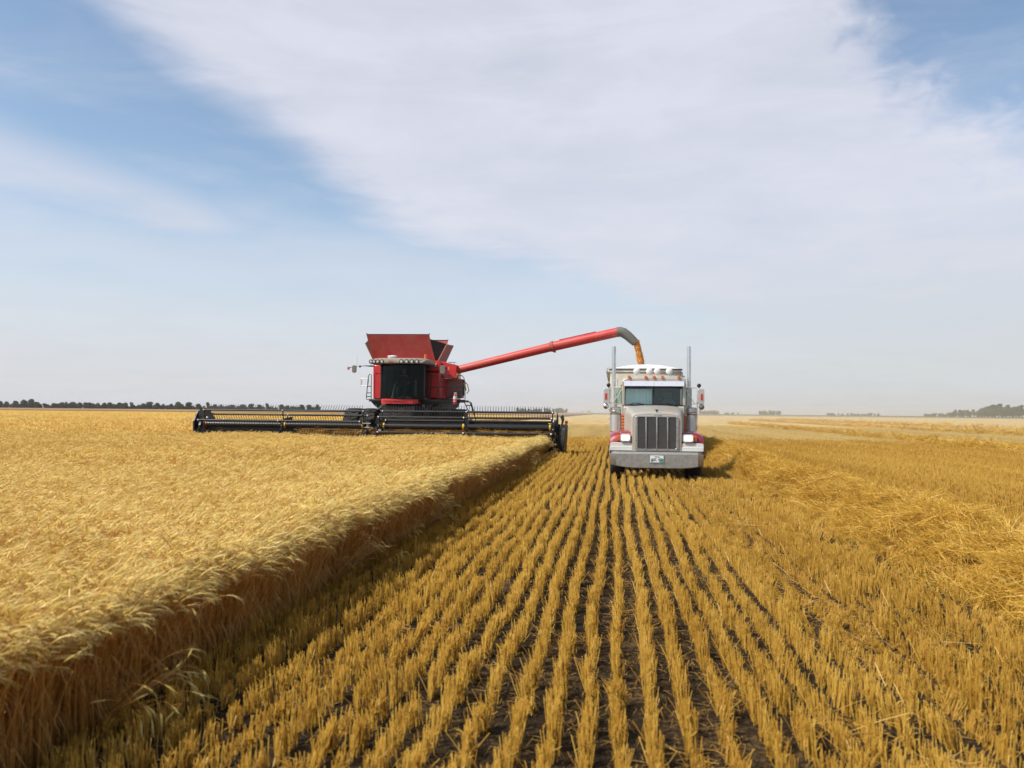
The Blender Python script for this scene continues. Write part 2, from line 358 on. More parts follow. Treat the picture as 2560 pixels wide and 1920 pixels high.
def loose_tuft(seed, n, rad, z=.02, zs=.02, lmin=.08, lmax=.30, thick=1., m='loose', curl=.25, along=0.):
    r = np.random.default_rng(seed); S_ = Straws()
    for _ in range(n):
        c = np.array([r.uniform(-rad, rad), r.uniform(-rad, rad), abs(r.normal(z, zs))]); a = r.uniform(0, 6.28) if r.uniform() > along else r.normal(1.57, .45); l_ = r.uniform(lmin, lmax); p = r.normal(0, .22)
        pts = []
        for k in range(4):
            t = k / 3 - .5; aa = a + t * r.normal(0, curl) * 2
            pts.append(c + np.array([math.cos(aa) * l_ * t, math.sin(aa) * l_ * t, math.sin(p) * l_ * t + .25 * l_ * curl * (.25 - t * t) * 2]))
            pts[-1][2] = max(pts[-1][2], .003)
        w = .0020 * thick * r.uniform(.7, 1.3)
        S_.path(pts, [w, w, w, w * .7], float(np.clip(r.normal(.5, .3), 0, 1)), 0, 3)
    return S_.mesh('loose_straw_tuft', [M[m]])
def scatter(name, P, rot, scl, idx, variants, label, kind='stuff', base=None):
    """one object: a cloud of points carrying copies of the tufts in `variants`"""
    src = bpy.data.collections.new(name + '_tufts')
    for i, me in enumerate(variants): src.objects.link(bpy.data.objects.new('%s_tuft_%02d' % (name, i), me))
    me = bpy.data.meshes.new(name); P = np.asarray(P, np.float32); n = len(P); me.vertices.add(n); me.vertices.foreach_set('co', P.ravel())
    a = me.attributes.new('rot', 'FLOAT_VECTOR', 'POINT'); a.data.foreach_set('vector', np.asarray(rot, np.float32).ravel())
    a = me.attributes.new('scl', 'FLOAT_VECTOR', 'POINT'); a.data.foreach_set('vector', np.asarray(scl, np.float32).ravel())
    a = me.attributes.new('idx', 'INT', 'POINT'); a.data.foreach_set('value', np.asarray(idx, np.int32))
    o = bpy.data.objects.new(name, me); col.objects.link(o)
    g = bpy.data.node_groups.new(name, 'GeometryNodeTree'); g.is_modifier = True
    g.interface.new_socket('Geometry', in_out='INPUT', socket_type='NodeSocketGeometry'); g.interface.new_socket('Geometry', in_out='OUTPUT', socket_type='NodeSocketGeometry')
    gi, go = g.nodes.new('NodeGroupInput'), g.nodes.new('NodeGroupOutput')
    ci = g.nodes.new('GeometryNodeCollectionInfo'); ci.inputs[0].default_value = src; ci.inputs['Separate Children'].default_value = True; ci.inputs['Reset Children'].default_value = True
    ip = g.nodes.new('GeometryNodeInstanceOnPoints'); ip.inputs['Pick Instance'].default_value = True
    def att(nm, ty):
        x = g.nodes.new('GeometryNodeInputNamedAttribute'); x.data_type = ty; x.inputs[0].default_value = nm; return x.outputs[0]
    g.links.new(gi.outputs[0], ip.inputs['Points']); g.links.new(ci.outputs[0], ip.inputs['Instance']); g.links.new(att('idx', 'INT'), ip.inputs['Instance Index'])
    g.links.new(att('rot', 'FLOAT_VECTOR'), ip.inputs['Rotation']); g.links.new(att('scl', 'FLOAT_VECTOR'), ip.inputs['Scale'])
    out = ip.outputs[0]
    if base is not None:
        ob = bpy.data.objects.new(name + '_base', base); oi = g.nodes.new('GeometryNodeObjectInfo'); oi.inputs[0].default_value = ob
        j = g.nodes.new('GeometryNodeJoinGeometry'); g.links.new(oi.outputs['Geometry'], j.inputs[0]); g.links.new(out, j.inputs[0]); out = j.outputs[0]
    g.links.new(out, go.inputs[0])
    md = o.modifiers.new('scatter', 'NODES'); md.node_group = g
    return tag(o, label, name.replace('_', ' '), None, kind)
EDGE, HY = -2.72, 30.7                # the crop's cut edge and how far up the field the header has come
LW = lambda y: -.86 * y - 2.0         # left limit of what can be seen
RW = lambda y: .50 * y + 2.0
def grid(x0, x1, y0, y1, s, jit=.5):
    xs = np.arange(x0, x1, s); ys = np.arange(y0, y1, s); X_, Y_ = np.meshgrid(xs, ys); X_, Y_ = X_.ravel(), Y_.ravel()
    return X_ + rng.uniform(-jit, jit, len(X_)) * s, Y_ + rng.uniform(-jit, jit, len(X_)) * s
def patchy(x, y, s, seed=0):
    "smooth random field for lodging, gaps, height"
    r = np.random.default_rng(seed); v = np.zeros_like(x)
    for k in range(7):
        a = r.uniform(0, 6.28); f = s * r.uniform(.6, 1.9); v += np.sin((x * math.cos(a) + y * math.sin(a)) * f + r.uniform(0, 6.28))
    return v / 7 * 1.6

# ground sheets
def sheet(name, poly, z, m):
    b = MB(); b.add([(x, y, z) for x, y in poly], [tuple(range(len(poly)))]); return tag(b.build(name, m), kind='structure')
M['soilg'] = bpy.data.materials.new('field_soil'); M['soilg'].use_nodes = True
t = M['soilg'].node_tree; pb = t.nodes['Principled BSDF']; pb.inputs['Roughness'].default_value = 1.; pb.inputs['Specular IOR Level'].default_value = .05
tcg = N(t, 'ShaderNodeTexCoord'); n_a = N(t, 'ShaderNodeTexNoise', inp={'Scale': 22., 'Detail': 8., 'Roughness': .7}); L(t, tcg.outputs['Object'], n_a.inputs[0])
n_b = N(t, 'ShaderNodeTexNoise', inp={'Scale': 1.3, 'Detail': 4.}); L(t, tcg.outputs['Object'], n_b.inputs[0])
sm = (X(t, n_a.outputs[0]) + (X(t, n_b.outputs[0]) - .5) * .5).ramp(.47, .72)
xx = N(t, 'ShaderNodeMix', data_type='RGBA'); xx.inputs[6].default_value = (.036, .026, .016, 1); xx.inputs[7].default_value = (.17, .105, .045, 1); L(t, sm.s, xx.inputs[0]); L(t, xx.outputs[2], pb.inputs['Base Color'])
bp = N(t, 'ShaderNodeBump', inp={'Strength': 1., 'Distance': .03}); L(t, n_a.outputs[0], bp.inputs['Height']); L(t, bp.outputs[0], pb.inputs['Normal'])
BIG = 3200
cg = MB(); rq = np.random.default_rng(17)
for _ in range(2600):
    cy = 2.8 + 11 * rq.uniform() ** 1.5; cxx = rq.uniform(-2.6, .5 * cy + 1); k_ = rq.uniform(.006, .022); o_ = rq.normal(0, .3, 8)
    cg.add([(cxx + k_ * math.cos(a) * (1 + .3 * o_[i]), cy + k_ * math.sin(a) * (1 + .3 * o_[i + 2]), 0) for i, a in enumerate((0, 1.2, 2.5, 3.8, 5.0))] + [(cxx + k_ * .2 * o_[6], cy + k_ * .2 * o_[7], k_ * .75)], [(0, 1, 5), (1, 2, 5), (2, 3, 5), (3, 4, 5), (4, 0, 5)])
tag(cg.build('soil_clods', M['soilg']), 'small dark clods of soil lying between the stubble rows', 'soil', None, 'stuff')
sheet('ground', [(-BIG, -60), (BIG, -60), (BIG, BIG), (-BIG, BIG)], 0, M['soilg'])
def field_mat(name, c, c2, c3, rows=True, sx=1.):
    m = bpy.data.materials.new(name); m.use_nodes = True; t = m.node_tree; b = t.nodes['Principled BSDF']; b.inputs['Roughness'].default_value = .9
    tc = N(t, 'ShaderNodeTexCoord'); mp = N(t, 'ShaderNodeMapping'); mp.inputs['Scale'].default_value = (1, .06, 1); L(t, tc.outputs['Object'], mp.inputs[0])
    n = N(t, 'ShaderNodeTexNoise', inp={'Scale': .55 * sx, 'Detail': 6., 'Roughness': .62}); L(t, mp.outputs[0], n.inputs[0])
    n2 = N(t, 'ShaderNodeTexNoise', inp={'Scale': 4., 'Detail': 5., 'Roughness': .7}); L(t, tc.outputs['Object'], n2.inputs[0])
    r = X(t, n.outputs[0]).ramp(.36, .68); r2 = X(t, n2.outputs[0]).ramp(.5, .75) * .6
    a = N(t, 'ShaderNodeMix', data_type='RGBA'); a.inputs[6].default_value = (*c, 1); a.inputs[7].default_value = (*c2, 1); L(t, r.s, a.inputs[0])
    a2 = N(t, 'ShaderNodeMix', data_type='RGBA'); L(t, a.outputs[2], a2.inputs[6]); a2.inputs[7].default_value = (*c3, 1); L(t, r2.s, a2.inputs[0]); L(t, a2.outputs[2], b.inputs['Base Color'])
    bp = N(t, 'ShaderNodeBump', inp={'Strength': .6, 'Distance': .15}); L(t, n2.outputs[0], bp.inputs['Height']); L(t, bp.outputs[0], b.inputs['Normal']); return m
M['farstub'] = field_mat('far_stubble', (.46, .31, .10), (.60, .43, .17), (.32, .21, .07))
M['farwheat'] = field_mat('far_wheat_canopy', (.66, .45, .15), (.76, .54, .21), (.46, .29, .09))
M['brush'] = field_mat('brown_headland_grass', (.26, .135, .05), (.34, .20, .085), (.16, .10, .035), sx=.2)
M['green'] = field_mat('green_far_field', (.10, .12, .045), (.16, .17, .07), (.22, .20, .09), sx=.1)
# a far cut field as one low sheet of straw over the soil, beyond the rows that are built straw by straw
FS = 95.
sheet('stubble_field', [(-16.9, FS), (900, FS), (900, 620), (-16.9, 620)], .10, M['farstub'])
sheet('green_field', [(-400, 620.5), (2600, 620.5), (2600, 1500), (-400, 1500)], .06, M['green'])
b = MB(); b.box(-1500, -17.2, 225, 672, -.1, .85); tag(b.build('headland', M['brush']), kind='structure')

# --- standing wheat
near = [wheat_tuft(i, 15) for i in range(10)]; edgev = [wheat_tuft(100 + i, 13, .07, .72, edge=True) for i in range(6)]
mid = [wheat_tuft(200 + i, 16, .13, .70, False, 1.5) for i in range(8)]
farv = [wheat_tuft(300 + i, 26, .42, .70, False, 3.4) for i in range(6)]
P, RO, SC, ID = [], [], [], []
def put(x, y, z, rx, ry, rz, s, i, sz=None):
    P.append(np.stack([x, y, z], 1)); RO.append(np.stack([rx, ry, rz], 1)); SC.append(np.stack([s, s, s if sz is None else sz], 1)); ID.append(i)
def lay(x, y, base, nv, rzs, s0=.08):
    n = len(x); hgt = 1 + .07 * patchy(x, y, 1.1, 3) + .05 * patchy(x, y, 5, 4); lean = .10 * patchy(x, y, .8, 5)
    put(x, y, np.zeros(n), rng.normal(0, .07, n), rng.normal(.05, .06, n) + lean, rng.normal(0, rzs, n), rng.uniform(.95, 1.12, n), base + rng.integers(0, nv, n), hgt * rng.uniform(1 - s0, 1 + s0, n))
x, y = grid(-16, EDGE, 2.6, 13, .122); k = (x > LW(y)) & (x < EDGE - .05); lay(x[k], y[k], 0, 10, .5)
x, y = grid(-30, EDGE, 13, HY, .18); k = (x > LW(y)) & (x < EDGE - .05); lay(x[k], y[k], 16, 8, .5)
x = EDGE + rng.normal(-.03, .04, 1300); y = np.linspace(2.6, HY, 1300) + rng.normal(0, .03, 1300); lay(x, y, 10, 6, .6, .12)
x = EDGE + rng.uniform(-.14, .0, 26); y = 3.6 + (HY - 3.6) * rng.uniform(0, 1, 26) ** 1.3; n = 26      # stalks knocked over into the stubble
put(x, y, np.zeros(n), rng.normal(-.2, .45, n), rng.uniform(.5, 1.15, n), rng.normal(0, .6, n), rng.uniform(.8, 1., n), 10 + rng.integers(0, 6, n))
x, y = grid(-75, -17.2, HY - .2, 75, .62); k = (x > LW(y)); lay(x[k], y[k], 24, 6, 3)
x, y = grid(-190, -17.2, 75, 203, 1.25); k = (x > LW(y)); n = k.sum(); put(x[k], y[k], np.full(n, .02), np.zeros(n), np.zeros(n), rng.uniform(0, 6, n), np.full(n, 1.7), 24 + rng.integers(0, 6, n), np.full(n, 1.))
# the shaded mass of stalks below the heads
cb = bmesh.new()
def canopy(x0, x1, y0, y1, s, z, amp):
    xs = np.arange(x0, x1 + s, s); ys = np.arange(y0, y1 + s, s); vs = [[cb.verts.new((min(a, x1), min(b_, y1), z + random.uniform(-amp, amp))) for a in xs] for b_ in ys]
    for j in range(len(ys) - 1):
        for i in range(len(xs) - 1): cb.faces.new((vs[j][i], vs[j][i + 1], vs[j + 1][i + 1], vs[j + 1][i]))
canopy(-29, EDGE - .55, 2.0, HY - .3, .5, .44, .03)
canopy(-80, -17.4, HY, 80, 1.2, .58, .05); canopy(-200, -17.4, 80, 204.5, 3, .62, .04)
cbm = bpy.data.meshes.new('canopy'); cb.to_mesh(cbm); cb.free(); cbm.materials.append(M['farwheat'])
scatter('standing_wheat', np.concatenate(P), np.concatenate(RO), np.concatenate(SC), np.concatenate(ID), near + edgev + mid + farv,
        'ripe golden wheat crop standing uncut beside the stubble rows', base=cbm)

# --- stubble in drilled rows
ROW = .184; X0 = .045
sv_near = [stubble_seg(i, .40, 76, .030, .16, sides=3) for i in range(12)]
sv_mid = [stubble_seg(50 + i, .8, 84, .036, .155, 1.35) for i in range(8)]
sv_far = [stubble_seg(80 + i, 2.0, 96, .045, .16, 2.4, 3) for i in range(8)]
sv_hazed = []
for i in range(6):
    q_ = stubble_seg(180 + i, 2.0, 96, .06, .15, 2.8, 3); q_.materials[0] = M['stubhazed']; sv_hazed.append(q_)
P, RO, SC, ID = [], [], [], []
def rows(y0, y1, step, base, nv, keep, xl=None, thin=1):
    for r_ in range(-100, 290, thin):
        x = X0 + r_ * ROW; ys = np.arange(y0, y1, step) + rng.uniform(0, step * .3); ok = (x < RW(ys)) & (x > LW(ys))
        ok &= (x > EDGE + .10) | (ys > HY + 2.5); ok &= x > -16.9; ys = ys[ok]; n = len(ys)
        if not n: continue
        xx_ = np.full(n, x) + .018 * np.sin(ys * .9 + r_) + rng.normal(0, .008, n)
        g = patchy(xx_ * 2.2, ys, 1.5, 11) + .35 * patchy(xx_, ys * .4, 9, 12); kk = g > keep + (-.85 + .55 * ((r_ * 7) % 11 == 2))
        # wheel tracks and the trampled strip right of the truck's path
        kk |= rng.uniform(size=n) > .8; xx_, ys = xx_[kk], ys[kk]; n = len(ys)
        if not n: continue
        tr = np.exp(-((xx_ - 1.75) / .22) ** 2) * .42 + (xx_ > 1.4) * (xx_ < 3) * (patchy(xx_ * 2, ys, 1.9, 31) > .6) * .5 + np.exp(-((xx_ - 2.95) / .30) ** 2) * .35 + np.exp(-((xx_ + 1.45) / .10) ** 2) * .2
        put(xx_, ys, np.zeros(n), rng.normal(0, .01, n) if step > .5 else rng.normal(0, .05, n), rng.normal(0, .05, n) + rng.normal(0, .7, n) * tr, rng.normal(0, .02, n) + (rng.uniform(size=n) > .5) * 0., rng.uniform(.95, 1.1, n), base + rng.integers(0, nv, n),
            (1 + .16 * patchy(xx_, ys, 2.2, 13)) * (.88 + .24 * ((r_ * 37) % 10) / 10) * rng.uniform(.8, 1.12, n) * (1 - .45 * tr) * np.where((abs(xx_ - 1.055) < 1.2) & (ys > 20.3) & (ys < 40), .35, 1.))
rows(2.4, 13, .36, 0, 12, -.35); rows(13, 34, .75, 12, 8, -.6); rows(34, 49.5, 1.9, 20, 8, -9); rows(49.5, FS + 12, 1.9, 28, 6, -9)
scatter('stubble', np.concatenate(P), np.concatenate(RO), np.concatenate(SC), np.concatenate(ID), sv_near + sv_mid + sv_far + sv_hazed,
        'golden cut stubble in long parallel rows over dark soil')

# --- loose straw and chaff
P, RO, SC, ID = [], [], [], []
lv = [loose_tuft(i, 24, .20, .008, .008, .02, .10, .9, 'chaff') for i in range(6)] + [loose_tuft(20 + i, 34, .26, .09, .06, .12, .42, 1.1) for i in range(5)]
x, y = grid(-4, 12, 2.6, 16, .36); k = (x < RW(y)) & (x > EDGE - .3); x, y = x[k], y[k]; n = len(x)
put(x, y, np.full(n, .004), np.zeros(n), np.zeros(n), rng.uniform(0, 6, n), rng.uniform(.7, 1.2, n), rng.integers(0, 6, n))
def strip(n, xc, xs, y0, y1, z=.0, s=(.8, 1.2), b=6, nv=5):
    yy = y0 + (y1 - y0) * rng.uniform(0, 1, n) ** 1.4; xx_ = rng.normal(xc, xs, n); c = patchy(xx_ * 1.5, yy, 1.2, 21) > -.35; xx_, yy = xx_[c], yy[c]; q = len(xx_)
    put(xx_, yy, np.full(q, z), rng.normal(0, .12, q), rng.normal(0, .12, q), rng.uniform(0, 6, q), rng.uniform(*s, q), b + rng.integers(0, nv, q))
strip(46, 1.72, .16, 3.2, 18, -.035, (.6, .9)); strip(22, .6, 1.6, 2.8, 12, -.03, (.5, .8))
scatter('loose_straw', np.concatenate(P), np.concatenate(RO), np.concatenate(SC), np.concatenate(ID), lv, 'tangled loose straw and chaff scattered over the stubble')

# --- windrows of threshed straw
def windrow(name, xc, hw, hgt, y0, y1, dens, label, thick=1., seed=0, xs=1.):
    r = np.random.default_rng(seed); P, RO, SC, ID = [], [], [], []
    vv = [loose_tuft(400 + i + seed, 70, .21 * xs, .03, .03, .12, .36, .95 * thick, 'windrow', .3, .25) for i in range(7)]
    bmw = bmesh.new(); ny = int((y1 - y0) / (.30 * xs)); nx = 13; vs = []
    def top(x_, y_):
        c = .12 * math.sin(y_ * .55 + seed) + .07 * math.sin(y_ * 1.7); w_ = hw * (1 + .13 * math.sin(y_ * 1.1 + 2) + .08 * math.sin(y_ * 3.1)); u = (x_ - xc - c) / w_
        return max(0, (1 - u * u)) ** .8 * hgt * (.92 + .25 * math.sin(y_ * 1.9 + x_ * 2) * math.sin(y_ * .8) + .20 * math.sin(y_ * 4.7 + x_ * 5) + .10 * math.sin(y_ * 9.1 - x_ * 7))
    for j in range(ny + 1):
        y_ = y0 + (y1 - y0) * j / ny; vs.append([bmw.verts.new((x_, y_, (.0 + top(x_, y_) * .62 + r.uniform(-.01, .01)) if top(x_, y_) > .08 else -.06)) for x_ in np.linspace(xc - hw * 1.2, xc + hw * 1.2, nx)])
    for j in range(ny):
        for i in range(nx - 1): bmw.faces.new((vs[j][i], vs[j][i + 1], vs[j + 1][i + 1], vs[j + 1][i]))
    me = bpy.data.meshes.new(name + '_mound'); bmw.to_mesh(me); bmw.free(); me.materials.append(M['mound'])
    n = int((y1 - y0) * dens); yy = r.uniform(y0, y1, n); xx_ = xc + np.clip(r.normal(0, hw * .56, n), -hw * 1.12, hw * 1.12); zz = np.array([top(a, b) * .86 + .02 for a, b in zip(xx_, yy)])
    RO = np.stack([r.normal(0, .38, n), r.normal(0, .38, n) + (xx_ - xc) / hw * .45, r.uniform(0, 6.28, n)], 1); s = r.uniform(.8, 1.25, n)
    return scatter(name, np.stack([xx_, yy, zz], 1), RO, np.stack([s] * 3, 1), r.integers(0, 7, n), vv, label, base=me)
M['mound'] = mat('straw_mound', (.38, .21, .028), .9, 0, c2=(.14, .07, .015), scale=14., bump=1.)
windrow('straw_windrow', 3.85, .54, .46, 4.5, 70, 84, 'long heaped windrow of golden straw curving beside the truck', seed=1)
windrow('straw_windrow', 18.6, .95, .24, 30, 130, 7, 'second straw windrow farther out in the stubble field', 2.4, 2, 2.)
windrow('straw_windrow', 33.2, 1.1, .20, 52, 200, 4, 'third straw windrow far out in the stubble field', 4, 3, 3.)
windrow('straw_windrow', 48, 1.1, .20, 80, 240, 3, 'most distant straw windrow in the stubble field', 5, 4, 3.5)

# ------------------------------------------------------------------ semi truck
CX = 1.055
T = empty('semi_truck', (CX, 22, 0), 'silver and maroon long-nose semi truck facing the camera in the stubble', 'truck')
T['_org'] = (CX, 22, 0)
def both(f):
    for s in (-1, 1): f(s, lambda x, s=s: CX + s * x)     # x measured outward from the truck's centre line
def mbx(b, s, x0, x1, *a): lo, hi = sorted((CX + s * x0, CX + s * x1)); return b.box(lo, hi, *a)
# bumper: shallow wrap-round steel face with cut-up ends
b = MB(); rings = []
for x in (-1.145, -1.13, -.99, -.86, -.60, -.3, 0, .3, .60, .86, .99, 1.13, 1.145):
    a = abs(x); z0 = .335 if a <= .72 else .335 + (a - .72) * .19; yf = 20.0 + (0 if a < .99 else (a - .99) * 1.2)
    z1 = .742; th = .10 if a < 1.14 else .28
    rings.append([(CX + x, yf + .02, z0), (CX + x, yf, z0 + .02), (CX + x, yf, z1 - .055), (CX + x, yf + .012, z1 - .05), (CX + x, yf + .03, z1), (CX + x, yf + th, z1), (CX + x, yf + th, z0)])
b.loft(rings); bump = b.build('bumper', M['bump'], T, smooth=True)
b = MB(); b.box(CX - .161, CX + .161, 19.972, 19.988, .488, .652); pl = b.build('license_plate', M['plate_white'], bump, .003)
b = MB(); b.box(CX - .145, CX - .098, 19.967, 19.971, .510, .575); b.build('plate_stripe', M['plate_green'], pl)
b = MB(); b.prism([(CX + .155, .50), (CX + .155, .58), (CX + .10, .565), (CX + .05, .505)], 19.967, 19.971); b.build('plate_stripe', M['plate_green'], pl)
text('lettering', 'LSC  457', .088, (CX, 19.9655, .560), M['ink'], pl, width=.25)
text('lettering', 'Manitoba', .03, (CX, 19.9655, .633), M['ink'], pl, width=.12)
b = MB(); b.box(CX - .18, CX + .18, 19.989, 19.999, .475, .665)
b.build('plate_holder', M['bump'], bump)
# hood
def hood_ring(y, hw, zt, zb, r, crown=.03):
    pts = [(-hw, zb), (-hw, zt - r)] + [(-hw + r - r * math.cos(R(a)), zt - r + r * math.sin(R(a))) for a in (22, 45, 68)]
    top = [(-hw + r, zt), (-hw * .45, zt + crown * .8), (0, zt + crown), (hw * .45, zt + crown * .8), (hw - r, zt)]
    pts = pts + top + [(hw - r + r * math.cos(R(a)), zt - r + r * math.sin(R(a))) for a in (68, 45, 22)] + [(hw, zt - r), (hw, zb)]
    return [(CX + x, y, z) for x, z in pts]
b = MB(); b.loft([hood_ring(20.10, .595, 1.66, .755, .10, .035), hood_ring(20.13, .612, 1.685, .755, .11, .035), hood_ring(20.35, .63, 1.72, .80, .13), hood_ring(21.0, .70, 1.81, .85, .16), hood_ring(21.62, .76, 1.875, .9, .18)])
hood = b.build('hood', M['silver'], T, smooth=True)
b = MB(); b.box(CX - .47, CX + .47, 20.088, 20.099, .82, 1.60); gr = b.build('grille_mesh', None or mat('grille_screen', (.06, .058, .052), .5, .4, c2=(.20, .19, .16), scale=3., lo=.45, hi=.85), hood)
b = MB()
for i in range(47): b.box(CX - .462 + i * .02, CX - .462 + i * .02 + .006, 20.078, 20.086, .825, 1.595)
for i in range(26): b.box(CX - .468, CX + .468, 20.0865, 20.0875, .84 + i * .03, .848 + i * .03)
b.build('grille_slats', mat('grille_wire', (.20, .195, .18), .45, .5), gr)
b = MB(); o_, i_ = rrect(CX - .525, CX + .525, .775, 1.625, .05), rrect(CX - .470, CX + .470, .82, 1.60, .03)
n_ = len(o_); vs = [(x, 20.065, z) for x, z in o_] + [(x, 20.065, z) for x, z in i_] + [(x, 20.10, z) for x, z in o_] + [(x, 20.10, z) for x, z in i_]; fs = []
for k in range(n_):
    q = (k + 1) % n_; fs += [(k, q, n_ + q, n_ + k), (k, q, 2 * n_ + q, 2 * n_ + k), (n_ + k, n_ + q, 3 * n_ + q, 3 * n_ + k)]
b.add(vs, fs); b.build('grille_frame', M['chrome'], hood, .004)
for dx_ in (-.262, 0, .262):
    b = MB(); b.box(CX + dx_ - .014, CX + dx_ + .014, 20.05, 20.076, .80, 1.612); b.build('grille_bar', M['chrome'], hood, .006)
b = MB()
for z in (.81, 1.02, 1.35, 1.57):
    for s in (-1, 1): b.lathe([(.010, 0), (.010, .012), (.005, .016)], (CX + s * .498, 20.048, z), 'y', 8)
for x in (-.262, 0, .262):
    for z in (.79, 1.615): b.lathe([(.010, 0), (.010, .012)], (CX + x, 20.05, z), 'y', 8)
b.build('grille_bolts', M['inner'], hood)
b = MB(); b.lathe([(.001, 0), (.094, .002), (.096, .012), (.096, .02)], (0, 0, 0), 'y', 28)
em_ = MB(); em_.add([(CX + v[0], 20.070 + v[1], 1.692 - .028 + v[2] * .50) for v in b.v], b.f); em = em_.build('emblem', M['steel'], hood)
text('lettering', 'Peterbilt', .05, (CX, 20.068, 1.664), M['bump'], em, width=.145)
b = MB(); b.add([(CX - .045, 20.13, 1.79), (CX + .045, 20.13, 1.79), (CX, 20.11, 1.715), (CX - .03, 20.2, 1.775), (CX + .03, 20.2, 1.775), (CX, 20.2, 1.715)], [(0, 1, 2), (3, 5, 4), (0, 3, 4, 1), (1, 4, 5, 2), (2, 5, 3, 0)]); b.build('hood_ornament', M['inner'], hood)
b = MB(); b.box(CX - .93, CX + .93, 20.16, 20.3, .60, .78); b.box(CX - .4, CX + .4, 20.3, 27.2, .55, .72); b.box(CX - .62, CX + .62, 20.4, 22.6, .42, .60); b.box(CX - .9, CX + .9, 21.0, 21.2, .34, .50); b.build('chassis', M['black'], T)
# fenders, valances, headlights, wheels
def side(s, X_):
    b = MB(); rings = []
    for x in (.56, .70, .9, 1.05, 1.115, 1.148):
        d = 0 if x < .9 else ((x - .9) / .248) ** 2.2 * .09
        prof = [(20.17, .96), (20.19, 1.10), (20.27, 1.19), (20.48, 1.235), (21.1, 1.26), (21.55, 1.20), (21.80, 1.02), (21.92, .80)]
        inn = [(21.86, .80), (21.70, 1.0), (21.45, 1.14), (21.0, 1.19), (20.5, 1.16), (20.33, 1.08), (20.28, .96)]
        rings.append([(X_(x), y + d * .3, z - (d if z > 1.05 else d * .3)) for y, z in prof + inn])
    b.loft(rings); f = b.build('fender', M['maroon'], T, smooth=True)
    b = MB(); mbx(b, s, .598, 1.125, 20.125, 20.30, .79, .935); b2 = MB()
    b2.prism([(X_(.598), .762), (X_(1.14), .762), (X_(1.14), .935), (X_(1.10), .962), (X_(.66), .966), (X_(.598), .93)], 20.13, 20.17)
    b2.prism([(X_(.600), .762), (X_(1.135), .762), (X_(1.135), .865), (X_(.600), .865)], 20.112, 20.129)
    b2.build('fender_valance', M['white'], f, .006)
    b = MB(); mbx(b, s, 1.12, 1.152, 20.16, 20.30, .70, .958); b.build('fender_edge', M['maroon'], f, .004)
    hc = .765; b = MB(); prof = [(hc - .005, 20.46, .8), (hc, 20.33, .96), (hc, 20.14, 1.), (hc, 20.10, 1.), (hc, 20.085, .96)]
    rings = []
    for c_, y, k in prof: rings.append([(X_(c_) + (x_ - 0) * k, y, 1.082 + z_ * k) for x_, z_ in rrect(-.132, .132, -.10, .10, .045)])
    b.loft(rings); hl = b.build('headlight', M['steel'], T, smooth=True)
    b = MB(); b.prism([(X_(hc) + x_, 1.082 + z_) for x_, z_ in rrect(-.098, .098, -.068, .068, .03)], 20.070, 20.084); b.build('headlight_lens', M['lit'], hl, .004)
    b = MB(); mbx(b, s, .90, .975, 20.12, 20.24, 1.0, 1.145); b.build('turn_signal', M['amber'], hl, .012)
    b = MB(); b.tube([(X_(.60), 20.25, 1.10), (X_(.66), 20.25, 1.09)], .014); mbx(b, s, .60, .9, 20.2, 20.24, .955, .99); b.build('headlight_bracket', M['bump'], hl)
    b = MB(); b.lathe([(.30, -.17), (.42, -.185), (.50, -.165), (.52, -.13), (.52, .13), (.50, .165), (.42, .185), (.30, .17)], (X_(.96), 21.1, .52), 'x', 36); w = b.build('wheel', M['rubber'], T, smooth=True)
    b = MB(); b.lathe([(.10, -.16), (.28, -.10), (.30, -.13), (.30, .13), (.28, .10), (.10, .16)], (X_(.96), 21.1, .52), 'x', 28); b.build('rim', M['alu'], w, smooth=True)
both(side)
b = MB()                                                       # steps and tanks down the flank
for s in (-1, 1):
    b = MB(); b.lathe([(.29, -.7), (.31, -.68), (.31, .68), (.29, .7)], (CX + s * .88, 24.0, .62), 'y', 22); b.build('fuel_tank', M['alu'], T, smooth=True)
# cab
b = MB(); A_ = 21.70
def cab_ring(y, hw, zt, r, zb=.9): return [(CX + x, y, z) for x, z in [(-hw, zb), (-hw, zt - r)] + [(-hw + r - r * math.cos(R(a)), zt - r + r * math.sin(R(a))) for a in (30, 60)] + [(-hw + r, zt), (0, zt + .03), (hw - r, zt)] + [(hw - r + r * math.cos(R(a)), zt - r + r * math.sin(R(a))) for a in (60, 30)] + [(hw, zt - r), (hw, zb)]]
# the cab is a shell with an open windscreen and open side windows
b.loft([cab_ring(21.70, .86, 2.62, .16, 2.43), cab_ring(21.86, .86, 2.70, .20, 2.43), cab_ring(23.0, .88, 2.74, .20, 2.43)])
b.loft([[(CX - .80, 21.60, .95), (CX + .80, 21.60, .95), (CX + .80, 21.60, 1.84), (CX - .80, 21.60, 1.84)], [(CX - .80, 21.70, .95), (CX + .80, 21.70, .95), (CX + .80, 21.74, 1.905), (CX - .80, 21.74, 1.905)]])
for s in (-1, 1):
    mbx(b, s, .80, .865, 21.74, 23.0, .95, 1.93); mbx(b, s, .765, .84, 21.70, 21.78, 1.905, 2.431); mbx(b, s, .83, .866, 22.75, 23.0, 1.93, 2.431)
b.box(CX - .80, CX + .80, 22.92, 23.0, .95, 2.43); b.box(CX - .8, CX + .8, 21.75, 22.9, .9, 1.0)
cab = b.build('cab', M['silver'], T, .012)
b = MB(); b.prism([(CX - .765 + 0, 1.905), (CX + .765, 1.905), (CX + .765, 1.925), (CX - .765, 1.925)], 21.69, 21.73); b.build('windscreen_seal', M['inner'], cab)
